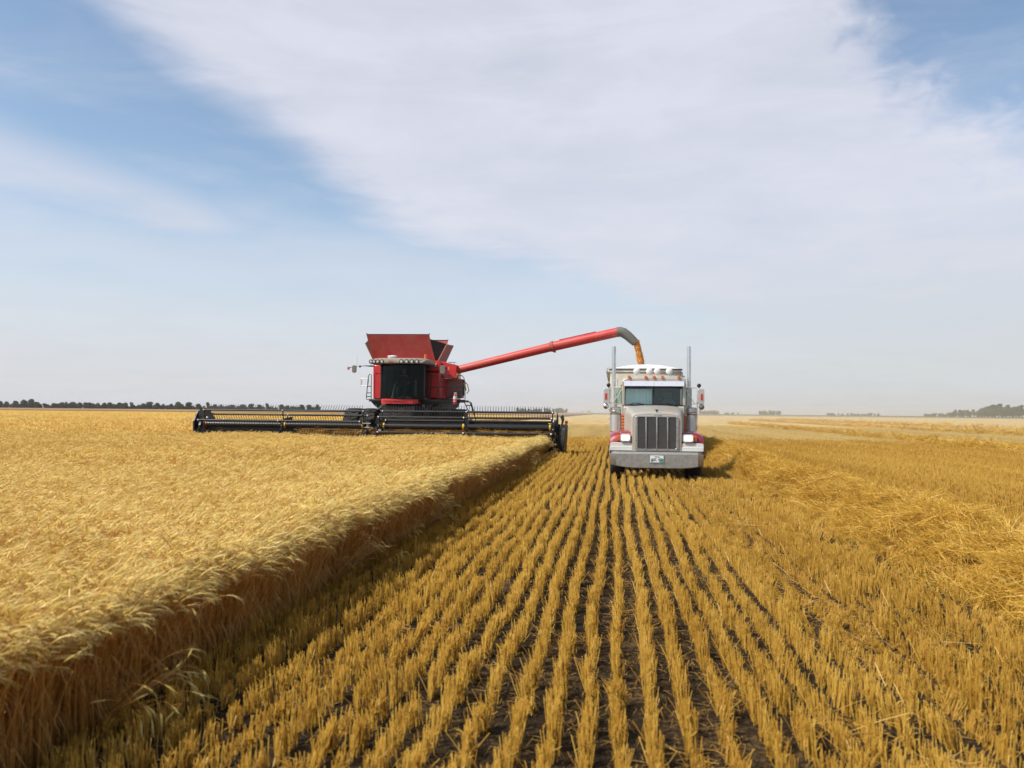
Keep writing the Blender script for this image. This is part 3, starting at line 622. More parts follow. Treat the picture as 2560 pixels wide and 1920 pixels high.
for s, tn in ((-1, 0), (1, 0)):
    b = MB(); b.add([(CX + s * .755, 21.745, 1.93), (CX + s * .012, 21.715, 1.93), (CX + s * .012, 21.755, 2.425), (CX + s * .755, 21.785, 2.425), (CX + s * .755, 21.751, 1.93), (CX + s * .012, 21.721, 1.93), (CX + s * .012, 21.761, 2.425), (CX + s * .755, 21.791, 2.425)], [(0, 1, 2, 3), (4, 7, 6, 5), (0, 4, 5, 1), (2, 6, 7, 3), (1, 5, 6, 2), (0, 3, 7, 4)])
    b.build('windscreen', M['glass'], cab)
b = MB(); b.box(CX - .014, CX + .014, 21.70, 21.77, 1.92, 2.43); b.build('windscreen_post', M['inner'], cab)
b = MB(); b.box(CX - .75, CX + .75, 21.80, 21.83, 2.345, 2.425); b.build('interior_header', M['inner'], cab)
b = MB()
vs = []; xs = np.linspace(-.74, -.04, 26)
b.loft([[(CX + x, 21.84 + .012 * math.sin(i * 1.9), z) for z in (1.93, 2.36)] + [(CX + x, 21.86 + .02 * math.sin(i * 1.9), z) for z in (2.36, 1.93)] for i, x in enumerate(xs)]); b.build('pane_backing', M['pane_backing'], cab)  # added pale sheet, stands in for the brightness showing in this pane
b = MB(); b.box(CX - .76, CX + .76, 21.88, 22.1, 1.80, 1.93); b.box(CX - .79, CX + .79, 22.86, 22.9, 1.0, 2.4); b.build('dashboard', mat('dashboard', (.10, .16, .14), .7), cab, .01)
for s in (-1, 1):
    b = MB(); mbx(b, s, .18, .62, 22.45, 22.58, 1.45, 2.10); mbx(b, s, .28, .52, 22.47, 22.55, 2.11, 2.28); b.build('seat_back', mat('seat_grey', (.16, .20, .20), .85), cab, .03)
b = MB(); b.tube([(CX + .40 + .21 * math.cos(a), 22.05 + .09 * math.sin(a) * .6, 1.97 + .15 * math.sin(a)) for a in np.linspace(0, 2 * math.pi, 22)], .014, 6); b.box(CX + .39, CX + .41, 22.0, 22.05, 1.85, 1.99); b.build('steering_wheel', M['inner'], cab)
# sun visor, wipers
b = MB(); b.prism([(21.66, 2.55), (21.56, 2.43), (21.555, 2.415), (21.565, 2.415), (21.69, 2.545)], CX - .79, CX - .003, 'x'); b.prism([(21.66, 2.55), (21.56, 2.43), (21.555, 2.415), (21.565, 2.415), (21.69, 2.545)], CX + .003, CX + .79, 'x')
for x in (-.62, -.22, .19, .60): b.lathe([(.008, 0), (.008, .012)], (CX + x, 21.58, 2.50), 'y', 8)
b.build('sun_visor', mat('visor_metal', (.66, .66, .72), .35, .35), cab)
for s, x0 in ((-1, -.17), (1, .60)):
    b = MB(); b.tube([(CX + x0, 21.66, 1.875), (CX + x0 - .10, 21.69, 1.93), (CX + x0 - .24, 21.69, 1.955)], .011, 6); b.tube([(CX + x0 - .46, 21.69, 1.937), (CX + x0 - .30, 21.69, 1.965), (CX + x0 - .02, 21.69, 1.915)], .009, 5); b.box(CX + x0 - .03, CX + x0 + .03, 21.64, 21.68, 1.86, 1.885); b.build('wiper', M['black'], cab)
for x in (-.655, -.215, .005, .225, .655):
    b = MB(); rg = [[(CX + x + r_ * math.cos(a), y, 2.665 + dz_ + r_ * math.sin(a) * 1.05) for a in np.linspace(0, 2 * math.pi, 13)[:-1]] for r_, y, dz_ in ((.030, 21.66, -.012), (.040, 21.68, -.004), (.042, 21.74, .0), (.036, 21.86, .012))]
    b.loft(rg); c = b.build('marker_light', M['amber'], cab, smooth=True)
    b = MB(); b.box(CX + x - .032, CX + x + .032, 21.69, 21.86, 2.60, 2.628); b.build('marker_base', M['bump'], c, .005)
for x in (-.44, -.10, .11, .43):
    b = MB(); b.ball((CX + x, 22.0, 2.83), .096, (1, .62, .98), 20, 13); c = b.build('roof_lamp', M['white'], cab, smooth=True)
    b = MB(); b.tube([(CX + x, 22.0, 2.71), (CX + x, 22.0, 2.75)], .012, 6); b.box(CX + x - .03, CX + x + .03, 21.97, 22.03, 2.70, 2.712); b.build('lamp_bracket', M['bump'], c)
# stacks, air cleaners, mirrors, side windows
def flank(s, X_):
    b = MB(); sx = 1.060; b.tube([(X_(sx), 23.2, 1.1), (X_(sx), 23.2, 3.55), (X_(sx), 23.2, 3.61)], [.057, .057, .050], 18); st = b.build('exhaust_stack', M['chrome'], T, smooth=True)
    b = MB(); b.tube([(X_(sx - .01), 23.2, 1.35), (X_(sx - .01), 23.2, 2.40)], .092, 18); b.build('heat_shield', M['alu'], st, smooth=True)
    b = MB(); b.tube([(X_(.955), 23.12, 1.9), (X_(.955), 23.12, 2.66)], .016, 8); b.box(*sorted((X_(.93), X_(.98))), 23.09, 23.15, 2.62, 2.69); b.build('grab_bar', M['steel'], st)
    ac = 1.0; b = MB(); b.lathe([(.13, 0), (.155, .03), (.155, .52)], (X_(ac), 21.95, 1.17), 'z', 26); a = b.build('air_cleaner', M['alu'], T, smooth=True)
    b = MB(); b.lathe([(.158, 0), (.158, .022)], (X_(ac), 21.95, 1.655), 'z', 26); b.build('clamp_band', M['inner'], a)
    b = MB(); b.lathe([(.165, 0), (.172, .02), (.172, .055), (.160, .06), (.160, .09), (.172, .095), (.172, .13), (.14, .16), (.05, .172)], (X_(ac), 21.95, 1.695), 'z', 26); b.build('air_cleaner_cap', M['chrome'], a, smooth=True)
    b = MB(); mbx(b, s, .765, .865, 21.62, 21.65, 1.18, 1.67); lp = b.build('light_strip', mat('rusty_bracket', (.26, .13, .08), .5, .3), T, .004)
    for k in range(6):
        b = MB(); b.lathe([(.034, 0), (.034, -.02), (.02, -.03)], (X_(.815), 21.619, 1.225 + k * .080), 'y', 12); b.build('strip_light', M['amber'], lp, smooth=True)
    b = MB(); mbx(b, s, .845, .862, 21.82, 22.7, 1.94, 2.42); b.build('side_window', M['glass'], cab)
    b = MB(); b.add([(X_(.87), 21.80, 1.93), (X_(1.02), 22.05, 1.93), (X_(1.02), 22.05, 2.38), (X_(.87), 21.80, 2.40), (X_(.86), 21.81, 1.93), (X_(1.01), 22.06, 1.93), (X_(1.01), 22.06, 2.38), (X_(.86), 21.81, 2.40)], [(0, 1, 2, 3), (4, 7, 6, 5), (0, 4, 5, 1), (2, 6, 7, 3), (0, 3, 7, 4), (1, 5, 6, 2)]); b.build('door_reflection_panel', mat('door_reflection_green', (.20, .30, .24), .2, 0, coat=.5), cab)  # last panel is added: greenish colour stands in for reflecting door glass
    b = MB(); o_, i_ = rrect(X_(1.25) - .085, X_(1.25) + .085, 1.95, 2.355, .03), None; rg = [[(x, y, z) for x, z in o_] for y in (21.80, 21.90)]; b.loft(rg); mi = b.build('mirror', M['alu'], T, .008)
    b = MB(); b.box(X_(1.268) - .026, X_(1.268) + .026, 21.788, 21.799, 2.06, 2.225); b.build('mirror_reflector', M['redlens'], mi, .004)
    b = MB(); b.tube([(X_(1.145), 21.86, 1.25), (X_(1.155), 21.86, 1.32), (X_(1.155), 21.86, 2.37), (X_(1.13), 21.86, 2.385), (X_(.80), 21.80, 2.385)], .012, 6)
    b.tube([(X_(1.155), 21.86, 1.965), (X_(1.0), 21.84, 1.945), (X_(.80), 21.80, 1.885)], .010, 6); b.tube([(X_(.82), 21.79, 2.36), (X_(1.08), 21.86, 1.98)], .010, 6); b.tube([(X_(1.155), 21.86, 2.3), (X_(1.20), 21.86, 2.3)], .01, 6); b.build('mirror_bracket', M['steel'], mi)
    b = MB(); b.ball((X_(1.265), 21.84, 1.875), .078, (1, .6, 1), 18, 11); b.build('spot_mirror', M['chrome'] if s < 0 else M['grey'], mi, smooth=True)
    b = MB(); b.ball((X_(1.20), 21.84, 2.445), .055, (1, .5, 1), 16, 10); b.tube([(X_(1.2), 21.84, 2.36), (X_(1.2), 21.84, 2.40)], .01, 6); b.build('round_mirror', M['black'], mi, smooth=True)
both(flank)
for y in (25.9, 27.2):
    for s in (-1, 1):
        b = MB(); b.lathe([(.30, -.29), (.45, -.29), (.50, -.27), (.50, .27), (.45, .29), (.30, .29)], (CX + s * .88, y, .50), 'x', 28); w = b.build('wheel', M['rubber'], T, smooth=True)
        b = MB(); b.lathe([(.1, -.2), (.28, -.2), (.29, -.294), (.295, -.294), (.295, .294), (.29, .294), (.28, .2), (.1, .2)], (CX + s * .88, y, .50), 'x', 24); b.build('rim', M['alu'], w, smooth=True)

# ------------------------------------------------------------------ grain trailer
TC = 1.075
G = empty('grain_trailer', (TC, 32, 0), 'cream grain trailer with white domed tarp end behind the truck', 'trailer')
Y0, Y1, HWD = 27.5, 39.3, 1.215
def plan(hw, n=6, r=.30, y0=Y0, y1=Y1, bow=.10):
    p = [(TC - hw, y1), (TC - hw, y0 + r)] + [(TC - hw + r - r * math.cos(R(a)), y0 + r - r * math.sin(R(a))) for a in (22, 45, 67)] + [(TC + x, y0 - bow * (1 - (x / (hw - r)) ** 2)) for x in np.linspace(-hw + r, hw - r, 7)]
    return p + [(TC + hw - r + r * math.sin(R(a)), y0 + r - r * math.cos(R(a))) for a in (22, 45, 67)] + [(TC + hw, y0 + r), (TC + hw, y1)]
b = MB(); o_ = plan(HWD); i_ = plan(HWD - .05, y0=Y0 + .05, y1=Y1 - .05); b.loft([[(x, y, 1.25) for x, y in o_], [(x, y, 3.19) for x, y in o_], [(x, y, 3.19) for x, y in i_], [(x, y, 1.3) for x, y in i_]]); body = b.build('trailer_body', M['cream'], G, smooth=True)
b = MB(); p1 = plan(HWD + .03, y0=Y0 - .03, y1=Y1 + .03); b.loft([[(x, y, 3.085) for x, y in p1], [(x, y, 3.10) for x, y in p1]], True); b.build('trailer_band', M['alu'], body)
b = MB(); p1 = plan(HWD + .035, y0=Y0 - .035, y1=Y1 + .03); p2 = plan(HWD - .06, y0=Y0 + .06, y1=Y1 - .06); b.loft([[(x, y, z) for x, y in p] for p, z in ((p1, 3.183), (p1, 3.20), (p2, 3.20), (p2, 3.183), (p1, 3.183))], False); b.build('top_rail', M['inner'], G)
b = MB(); rings = []
for y, k in ((Y0 - .12, .0), (Y0 - .05, .45), (Y0 + .15, .8), (Y0 + .45, 1.), (Y0 + .50, 1.)):
    rings.append([(TC + x, y + .10 * (abs(x) / HWD) ** 2, 3.205 + .17 * k * (1 - (abs(x) / (HWD - .02)) ** 2.2)) for x in np.linspace(-HWD + .03, HWD - .03, 19)] + [(TC + HWD - .03, y + .1, 3.203), (TC - HWD + .03, y + .1, 3.203)])
b.loft(rings); b.build('tarp_end_cap', M['tarp'], G, smooth=True)
b = MB(); b.tube([(TC - HWD - .07, Y0 + .3, 3.17), (TC - HWD - .07, Y1, 3.17)], .075, 12); b.build('rolled_tarp', M['tarp'], G, smooth=True)
b = MB(); b.tube([(TC - HWD - .02, Y0 + .1, 3.24), (TC - HWD - .09, Y0 + .1, 3.22), (TC - HWD - .10, Y0 + .1, 3.12), (TC - HWD - .05, Y0 + .1, 3.08)], .012, 6); b.build('tarp_hook', M['bump'], G)
b = MB(); b.tube([(TC + HWD, Y0 + .1, 2.98), (TC + HWD + .09, Y0 + .1, 2.93)], .02, 6); b.tube([(TC + HWD, Y0 + .1, 3.1), (TC + HWD + .02, Y0 + .1, 2.9)], .02, 6); b.build('tarp_hook', M['bump'], G)
b = MB()
for z in np.arange(1.45, 3.05, .32):
    for s in (-1, 1): mbx(b, s, HWD, HWD + .025, Y0 + .4, Y1 - .1, z, z + .05)
b.build('side_rib', M['alu'], body)
b = MB(); b.loft([[(TC - 1.1, 29, 1.25), (TC + 1.1, 29, 1.25), (TC + 1.1, 38.5, 1.25), (TC - 1.1, 38.5, 1.25)], [(TC - .4, 31, .65), (TC + .4, 31, .65), (TC + .4, 36.5, .65), (TC - .4, 36.5, .65)]]); b.build('hopper', M['alu'], G)
b = MB(); b.box(TC - .5, TC + .5, 27.7, 39.2, 1.05, 1.2); b.box(TC - .45, TC - .38, 29.2, 29.3, .2, 1.1); b.box(TC + .38, TC + .45, 29.2, 29.3, .2, 1.1); b.build('frame_rail', M['black'], G)
for y in (37.3, 38.6):
    for s in (-1, 1):
        b = MB(); b.lathe([(.30, -.29), (.45, -.29), (.50, -.27), (.50, .27), (.45, .29), (.30, .29)], (TC + s * .9, y, .50), 'x', 28); w = b.build('wheel', M['rubber'], G, smooth=True)
        b = MB(); b.lathe([(.1, -.2), (.28, -.2), (.29, -.294), (.295, -.294), (.295, .294), (.29, .294), (.28, .2), (.1, .2)], (TC + s * .9, y, .50), 'x', 24); b.build('rim', M['alu'], w, smooth=True)
b = MB(); rg = np.random.default_rng(3); gx, gy = np.linspace(-1.15, 1.15, 14), np.linspace(Y0 + .3, Y1 - .1, 44)
vs = [(TC + a, c, 2.15 + .75 * math.exp(-((a - .1) ** 2 / .5 + (c - 35) ** 2 / 3)) + rg.uniform(-.01, .01)) for c in gy for a in gx]; b.add(vs, [(j * 14 + i, j * 14 + i + 1, j * 14 + i + 15, j * 14 + i + 14) for j in range(43) for i in range(13)])
hp = b.build('grain_heap', M['grain'], None, smooth=True); tag(hp, 'orange wheat grain heaped inside the cream trailer', 'grain', None, 'stuff')
# falling stream of grain
b = MB(); rg = np.random.default_rng(5); rings = []
for i in range(25):
    t = i / 24; z = 4.86 - 2.0 * t; x = .93 + .30 * (1 - (1 - t) ** 1.6) + .04 * t; w = .128 + .015 * t + .012 * math.sin(i * 1.9)
    rings.append([(x + w * math.cos(a) * (1 + rg.uniform(-.10, .10)), 35 + w * math.sin(a) * (1 + rg.uniform(-.10, .10)), z + rg.uniform(-.02, .02)) for a in np.linspace(0, 2 * math.pi, 15)[:-1]])
b.loft(rings)
for i in range(2600):
    t = rg.uniform(); z = 4.86 - 2.0 * t; x = .93 + .30 * (1 - (1 - t) ** 1.6) + .04 * t; a = rg.uniform(0, 6.28); w = (.122 + .015 * t) * rg.uniform(.85, 1.15 + 1.1 * (.3 + t) * rg.uniform() ** 5); p = Vector((x + w * math.cos(a), 35 + w * math.sin(a), z)); s_ = .011
    b.add([p + Vector((0, 0, s_)), p + Vector((s_, 0, -s_)), p + Vector((-s_, s_, -s_)), p + Vector((-s_, -s_, -s_))], [(0, 1, 2), (0, 2, 3), (0, 3, 1), (1, 3, 2)])
tag(b.build('falling_grain', M['grain']), 'orange stream of wheat grain pouring from the auger spout', 'grain', None, 'stuff')

# ------------------------------------------------------------------ combine harvester
H = empty('combine_harvester', (-9.2, 36, 0), 'red combine harvester with raised auger and wide black header', 'combine')
# body, engine side, rear
b = MB(); b.prism([(-10.66, 2.2), (-8.0, 2.2), (-7.62, 2.26), (-7.62, 3.88), (-8.2, 3.90), (-10.7, 3.85)], 34.75, 39.5)
body = b.build('body', M['red'], H, .03)
b = MB(); b.prism([(-10.66, 2.22), (-9.95, 2.22), (-9.97, 3.72), (-10.68, 3.72)], 34.62, 34.745); b.build('side_panel', M['red'], body, .03)
b = MB(); b.tube([(-10.28, 34.60, 2.30), (-10.20, 34.60, 2.9), (-10.25, 34.60, 3.35), (-10.45, 34.60, 3.38), (-10.6, 34.6, 3.37)], .012, 5); b.build('panel_seam', M['maroon'], body)
b = MB(); b.prism([(-8.28, 2.25), (-7.60, 2.25), (-7.60, 3.40), (-8.28, 3.40)], 34.55, 34.74); b.build('side_panel', M['red'], body, .05)
b = MB(); b.box(-8.30, -7.60, 34.45, 34.745, 3.46, 3.885); b.build('upper_panel', M['red'], body, .03)
b = MB(); b.prism([(-7.615, 3.92), (-7.53, 3.89), (-6.97, 3.76), (-6.97, 3.40), (-7.06, 3.16), (-7.61, 3.20)], 35.0, 36.0); b.build('unloader_housing', M['red'], body, .02)
b = MB(); b.prism([(-7.9, 2.28), (-6.89, 2.3), (-6.89, 3.175), (-7.9, 3.19)], 36.1, 36.5); b.build('engine_side', M['brownred'], H, .03)
b = MB(); b.box(-10.5, -8.75, 39.4, 41.2, 1.5, 3.2); b.box(-10.4, -8.5, 39.1, 39.45, 1.6, 3.3); b.build('straw_hood', M['brownred'], H, .03)
b = MB(); q_ = [(-8.25, 2.24), (-6.98, 2.24), (-7.08, 1.90), (-7.5, 1.60), (-8.4, 1.3), (-10.1, 1.3), (-10.3, 2.15)]; b.loft([[(x, 36.2, z) for x, z in q_], [(x - .75 if x > -9 else x, 39.6, z) for x, z in q_]]); b.build('rear_housing', mat('dusty_grey_red', (.20, .15, .13), .7, 0, c2=(.30, .26, .22), scale=1.2), H, .03)
b = MB(); b.prism([(-7.5, 2.3), (-6.95, 2.3), (-6.95, 2.62), (-7.3, 2.62)], 35.95, 36.09); b.build('grey_box', M['grey'], H)
b = MB(); b.tube([(-6.66, 35.6, 3.0), (-6.57, 35.6, 2.9), (-6.50, 35.6, 2.62), (-6.60, 35.6, 2.5)], .02, 6); b.box(-6.78, -6.70, 35.5, 35.6, 2.4, 3.1); b.build('hydraulic_hose', M['black'], H)
b = MB(); b.prism([(-6.72, 2.98), (-6.66, 2.99), (-6.58, 2.64), (-6.64, 2.62)], 35.4, 35.48); b.build('yellow_decal', M['yellow'], H)
b = MB()
for x in (-7.42, -7.30, -7.14): b.tube([(x, 35.3, 3.80), (x, 35.3, 3.88), (x + .1, 35.3, 3.90)], .012, 5)
b.tube([(-7.5, 35.3, 3.84), (-7.35, 35.3, 3.90), (-7.12, 35.3, 3.89)], .012, 5); b.build('hose_fitting', M['black'], H)
# tank extension: four flared flaps, thin sheets leaning outward
def flap(name, q, m, th=.03, parent=None):
    q = [Vector(p) for p in q]; n = (q[1] - q[0]).cross(q[3] - q[0]).normalized() * th; b = MB(); b.add([tuple(p) for p in q] + [tuple(p + n) for p in q], [(0, 1, 2, 3), (4, 7, 6, 5), (0, 4, 5, 1), (1, 5, 6, 2), (2, 6, 7, 3), (3, 7, 4, 0)]); return b.build(name, m, parent)
tank = MB(); tank.box(-10.75, -7.92, 35.2, 36.9, 3.86, 3.98); tk = tank.build('grain_tank', M['dred'], H)
flap('tank_flap', [(-10.88, 35.22, 3.96), (-8.02, 35.22, 3.94), (-8.17, 34.78, 5.09), (-11.05, 34.78, 5.11)], M['dred'], parent=tk)
flap('tank_flap', [(-7.95, 36.85, 3.95), (-10.7, 36.85, 3.95), (-10.9, 37.0, 5.06), (-7.79, 37.0, 5.04)], M['dred'], parent=tk)
flap('tank_flap', [(-10.90, 36.8, 3.97), (-10.90, 35.4, 3.97), (-11.34, 35.5, 4.79), (-11.40, 36.9, 4.85)], M['brownred'], parent=tk)
flap('tank_flap', [(-7.93, 35.45, 3.94), (-7.86, 36.8, 3.96), (-7.50, 36.85, 4.78), (-7.55, 35.55, 4.74)], M['brownred'], parent=tk)
flap('tank_gusset', [(-8.02, 35.32, 3.97), (-7.94, 35.42, 3.97), (-7.56, 35.53, 4.74), (-8.20, 35.0, 4.92)], M['black'], .015, tk)
flap('tank_gusset', [(-10.88, 35.3, 3.97), (-10.90, 35.4, 3.97), (-11.33, 35.5, 4.78), (-11.0, 35.0, 4.92)], M['black'], .015, tk)
b = MB(); b.tube([(-11.06, 34.77, 5.11), (-8.16, 34.77, 5.095)], .022, 6); b.tube([(-11.04, 34.77, 5.09), (-11.04, 34.77, 5.17)], .02, 6); b.tube([(-8.17, 34.77, 5.08), (-8.17, 34.77, 5.16)], .018, 6); b.build('tank_rim', M['black'], tk)
b = MB(); b.tube([(-10.9, 37.0, 5.06), (-7.79, 37.0, 5.04), (-7.79, 37.0, 5.10)], .02, 5); b.build('tank_rim', M['black'], tk)
# cab
b = MB(); b.box(-9.90, -8.02, 34.3, 34.7, 2.18, 3.68); b.box(-9.95, -9.88, 33.6, 34.3, 2.2, 2.35)
cabc = b.build('cab', M['inner'], H)
def cg(y0, bow, z0, z1, n=10, xa=-9.86, xb=-8.02): return [[(x, y0 - bow * (1 - ((x - (xa + xb) / 2) / ((xb - xa) / 2)) ** 2) - (.10 * (1 - t_)), z0 + (z1 - z0) * t_) for x in np.linspace(xa, xb, n)] for t_ in (0, .5, 1)]
b = MB(); g0 = cg(33.3, .25, 2.21, 3.69); g1 = [[(x, y + .012, z) for x, y, z in r_] for r_ in g0]; n_ = 10
b.loft([r_ + q_[::-1] for r_, q_ in zip(g0, g1)]); b.build('front_glass', M['cabglass'], cabc)
for xa in (-9.87, -8.01):
    b = MB(); b.box(xa - .008, xa + .008, 33.32, 34.3, 2.21, 3.68); b.build('side_glass', M['cabglass'], cabc)
for x0 in (-9.90, -8.0):
    b = MB(); b.tube([(x0, 33.25, 2.2), (x0, 33.30, 3.70)], .035, 6); b.build('cab_post', M['black'], cabc)
b = MB(); b.tube([(-8.43, 33.05, 2.24), (-8.52, 33.12, 3.68)], .014, 5); b.build('windscreen_wiper', M['black'], cabc)
b = MB(); b.box(-9.86, -8.04, 33.35, 34.3, 2.12, 2.20); b.box(-9.6, -9.55, 34.25, 34.29, 2.3, 3.6); b.build('cab_floor', M['inner'], cabc)
b = MB(); b.tube([(-9.40, 33.35, 2.21), (-9.39, 33.36, 2.35), (-9.34, 33.42, 2.72), (-9.33, 33.5, 2.84)], [.10, .055, .045, .055], 10); stc = b.build('steering_column', M['teal'], cabc, smooth=True)
b = MB(); b.tube([(-9.33 + .19 * math.cos(a), 33.56 + .07 * math.sin(a), 2.90 + .09 * math.sin(a)) for a in np.linspace(0, 2 * math.pi, 22)], .014, 6); b.build('steering_wheel', M['inner'], stc)
b = MB(); b.box(-9.28, -8.76, 34.0, 34.12, 2.6, 3.25); b.box(-9.28, -8.76, 33.62, 34.0, 2.45, 2.62); b.build('operator_seat', M['inner'], cabc, .03)
b = MB(); b.box(-8.48, -8.36, 33.4, 33.46, 2.3, 3.02); b.build('monitor_post', M['teal'], cabc, .01)
b = MB(); b.box(-8.82, -8.62, 33.20, 33.32, 2.215, 2.285); b.build('blue_box', mat('pale_blue', (.35, .62, .72), .5), cabc)
for x0, x1, z1 in ((-9.06, -9.0, 2.29), (-8.93, -8.90, 2.31), (-8.60, -8.54, 2.26)):
    b = MB(); b.box(x0, x1, 33.2, 33.24, 2.215, z1); b.build('white_bottle', M['white'], cabc, .008)
# roof
b = MB()
def roofring(k, z, dy=0):
    return [(-9.06 + (x + 9.06) * k, 33.9 + (y - 33.9) * k + dy, z) for x, y in [(-10.38, 33.15), (-10.2, 32.92), (-9.6, 32.78), (-9.0, 32.74), (-8.4, 32.79), (-7.95, 32.95), (-7.76, 33.2), (-7.80, 34.7), (-10.36, 34.7)]]
b.loft([roofring(.97, 3.685), roofring(1., 3.72), roofring(1., 3.83), roofring(.97, 3.88), roofring(.80, 3.93)]); rf = b.build('roof', M['dust'], cabc, smooth=True)
for x in (-10.24, -10.10, -9.93, -9.74, -8.88, -8.66, -8.44, -8.23):
    yy = 32.76 + .13 * ((x + 9.05) / 1.2) ** 2 - .03; b = MB(); b.lathe([(.085, .06), (.094, .02), (.085, 0), (.06, .01)], (x, yy, 3.765), 'y', 16); hl = b.build('work_light', M['black'], rf, smooth=True)
    b = MB(); b.lathe([(.001, -.006), (.052, -.002), (.056, .005)], (x, yy, 3.765), 'y', 14); b.build('light_lens', M['lamp'], hl, smooth=True)
b = MB(); b.prism(rrect(-9.43, -9.28, 3.72, 3.80, .015), 32.715, 32.735); b.build('roof_badge', mat('faded_badge', (.40, .10, .08), .5), rf)
b = MB(); b.tube([(-8.10, 32.82, 3.74), (-8.0, 32.83, 3.75), (-7.95, 32.86, 3.80), (-7.90, 32.9, 3.82)], .018, 6); b.build('cable', M['white'], rf)
for x, y, z, r_ in ((-9.62, 33.6, 3.99, .115), (-9.42, 33.4, 3.965, .175)):
    b = MB(); b.ball((x, y, z + .05), r_, (1, 1, .34), 18, 9); b.tube([(x, y, z - .06), (x, y, z + .03)], r_ * .75, 14); b.build('antenna_dome', M['white'], rf, smooth=True)
b = MB(); b.tube([(-8.02, 33.5, 3.93), (-8.02, 33.5, 4.08)], [.07, .06], 12); b.ball((-8.02, 33.5, 4.08), .06, (1, 1, .6), 12, 7); b.tube([(-8.02, 33.5, 3.86), (-8.02, 33.5, 3.95)], .02, 6); b.build('beacon', M['amber'], rf, smooth=True)
b = MB(); b.box(-7.92, -7.74, 34.40, 34.445, 3.73, 3.80); b.build('hazard_light', mat('lit_amber', (.9, .35, .03), .4, emit=((1, .32, .02), .5)), body, .01)
b = MB(); b.box(-7.96, -7.70, 34.41, 34.44, 3.62, 3.70); b.build('light_recess', M['inner'], body)
for dx_ in (0, .03): pass
# lower red bumper with lettering
b = MB(); rings = []
for x in np.linspace(-9.86, -8.26, 13):
    u = (x + 9.06) / .8; y = 32.98 + .12 * u ** 2 + (.12 if abs(u) > .98 else 0); rings.append([(x, y, 1.985), (x, y, 2.17), (x, y + .04, 2.195), (x, y + .5, 2.195), (x, y + .5, 1.985)])
b.loft(rings); bp_ = b.build('cab_bumper', M['red'], H, smooth=True)
text('lettering', 'MASSEY FERGUSON', .11, (-9.19, 32.965, 2.085), mat('dark_letters', (.03, .006, .006), .7), bp_, width=1.0, rot=(R(90), 0, R(0)), depth=.004)
# dark underside: feeder house, axle, platform
b = MB(); b.prism([(34.6, 2.0), (33.2, 1.95), (31.9, 1.15), (31.9, .45), (34.6, 1.2)], -9.75, -8.35, 'x'); b.build('feeder_house', M['black'], H, .02)
b = MB(); b.prism([(-10.6, 2.19), (-10.35, 1.92), (-10.1, 1.72), (-8.0, 1.72), (-7.7, 2.0), (-7.6, 2.2)], 33.8, 34.7); b.box(-11.8, -6.7, 34.9, 35.2, .75, 1.0); b.build('axle_frame', M['black'], H)
b = MB(); b.box(-10.53, -6.32, 33.6, 34.6, 2.08, 2.175); b.box(-8.05, -6.30, 33.58, 33.6, 2.06, 2.19); b.build('platform', M['black'], H, .01)
b = MB(); b.tube([(-10.2, 34, 1.75), (-9.75, 32.9, 1.85)], .03, 6); b.box(-10.28, -10.2, 33.7, 33.78, 1.86, 1.96); b.tube([(-9.86, 32.6, 1.72), (-9.6, 32.6, 1.95), (-9.5, 32.6, 1.93)], .02, 5); b.box(-8.14, -8.04, 33.55, 33.59, 1.86, 1.98); b.build('hose_bundle', M['grey'], H)
# rails
def rail(name, loops, r_=.018):
    b = MB(); [b.tube(p, r_, 6) for p in loops]; return b.build(name, M['black'], H, smooth=True)
Yp = 33.7
rail('guard_rail', [[(-8.16, Yp, 2.2), (-8.14, Yp, 3.12), (-8.05, Yp, 3.22), (-7.60, Yp, 3.22), (-7.50, Yp, 3.13), (-7.5, Yp, 2.2)], [(-8.15, Yp, 2.72), (-7.5, Yp, 2.72)]])
rail('guard_rail', [[(-7.52, Yp, 2.2), (-7.40, Yp, 3.10), (-7.30, Yp, 3.22), (-6.92, Yp, 3.22), (-6.83, Yp, 3.12), (-6.80, Yp, 2.2)], [(-7.46, Yp, 2.74), (-6.82, Yp, 2.74)], [(-7.26, Yp, 2.2), (-7.24, Yp, 3.2)]])
rail('guard_rail', [[(-6.72, Yp, 2.2), (-6.72, Yp, 3.05), (-6.62, Yp, 3.22), (-6.46, Yp, 3.22), (-6.38, Yp, 3.13), (-6.32, Yp, 2.90), (-6.32, Yp, 2.2)], [(-6.72, Yp, 2.74), (-6.32, Yp, 2.74)]])
rail('side_ladder', [[(-10.36, 33.9, 2.2), (-10.38, 33.9, 3.22), (-10.44, 33.9, 3.26)], [(-10.52, 33.9, 2.2), (-10.53, 33.9, 3.26), (-10.60, 33.9, 3.28), (-10.66, 33.9, 3.2), (-10.74, 33.9, 2.26), (-10.74, 33.9, 2.18), (-10.4, 33.9, 2.18)]] + [[(-10.73, 33.9, z), (-10.52, 33.9, z)] for z in (2.30, 2.46, 2.75)])
rail('access_ladder', [[(-6.34, 33.6, 2.1), (-6.12, 33.5, 1.7), (-5.98, 33.4, 1.2), (-5.93, 33.4, .5)], [(-6.26, 33.9, 2.14), (-6.08, 33.9, 2.06), (-5.96, 33.9, 1.66), (-5.85, 33.9, 1.2)], [(-6.15, 33.9, 2.12), (-6.0, 33.9, 1.7), (-5.84, 33.9, 1.2), (-5.8, 33.9, .5)]] + [[(x0, 33.5, z), (x0 + .14, 33.9, z)] for x0, z in ((-6.24, 1.95), (-6.12, 1.68), (-6.03, 1.4), (-5.98, 1.1))], .022)
b = MB(); b.box(-5.98, -5.95, 33.38, 33.4, .75, 1.3); b.box(-5.90, -5.87, 33.38, 33.4, .75, 1.3); b.build('ladder_stripe', M['yellow'], H)
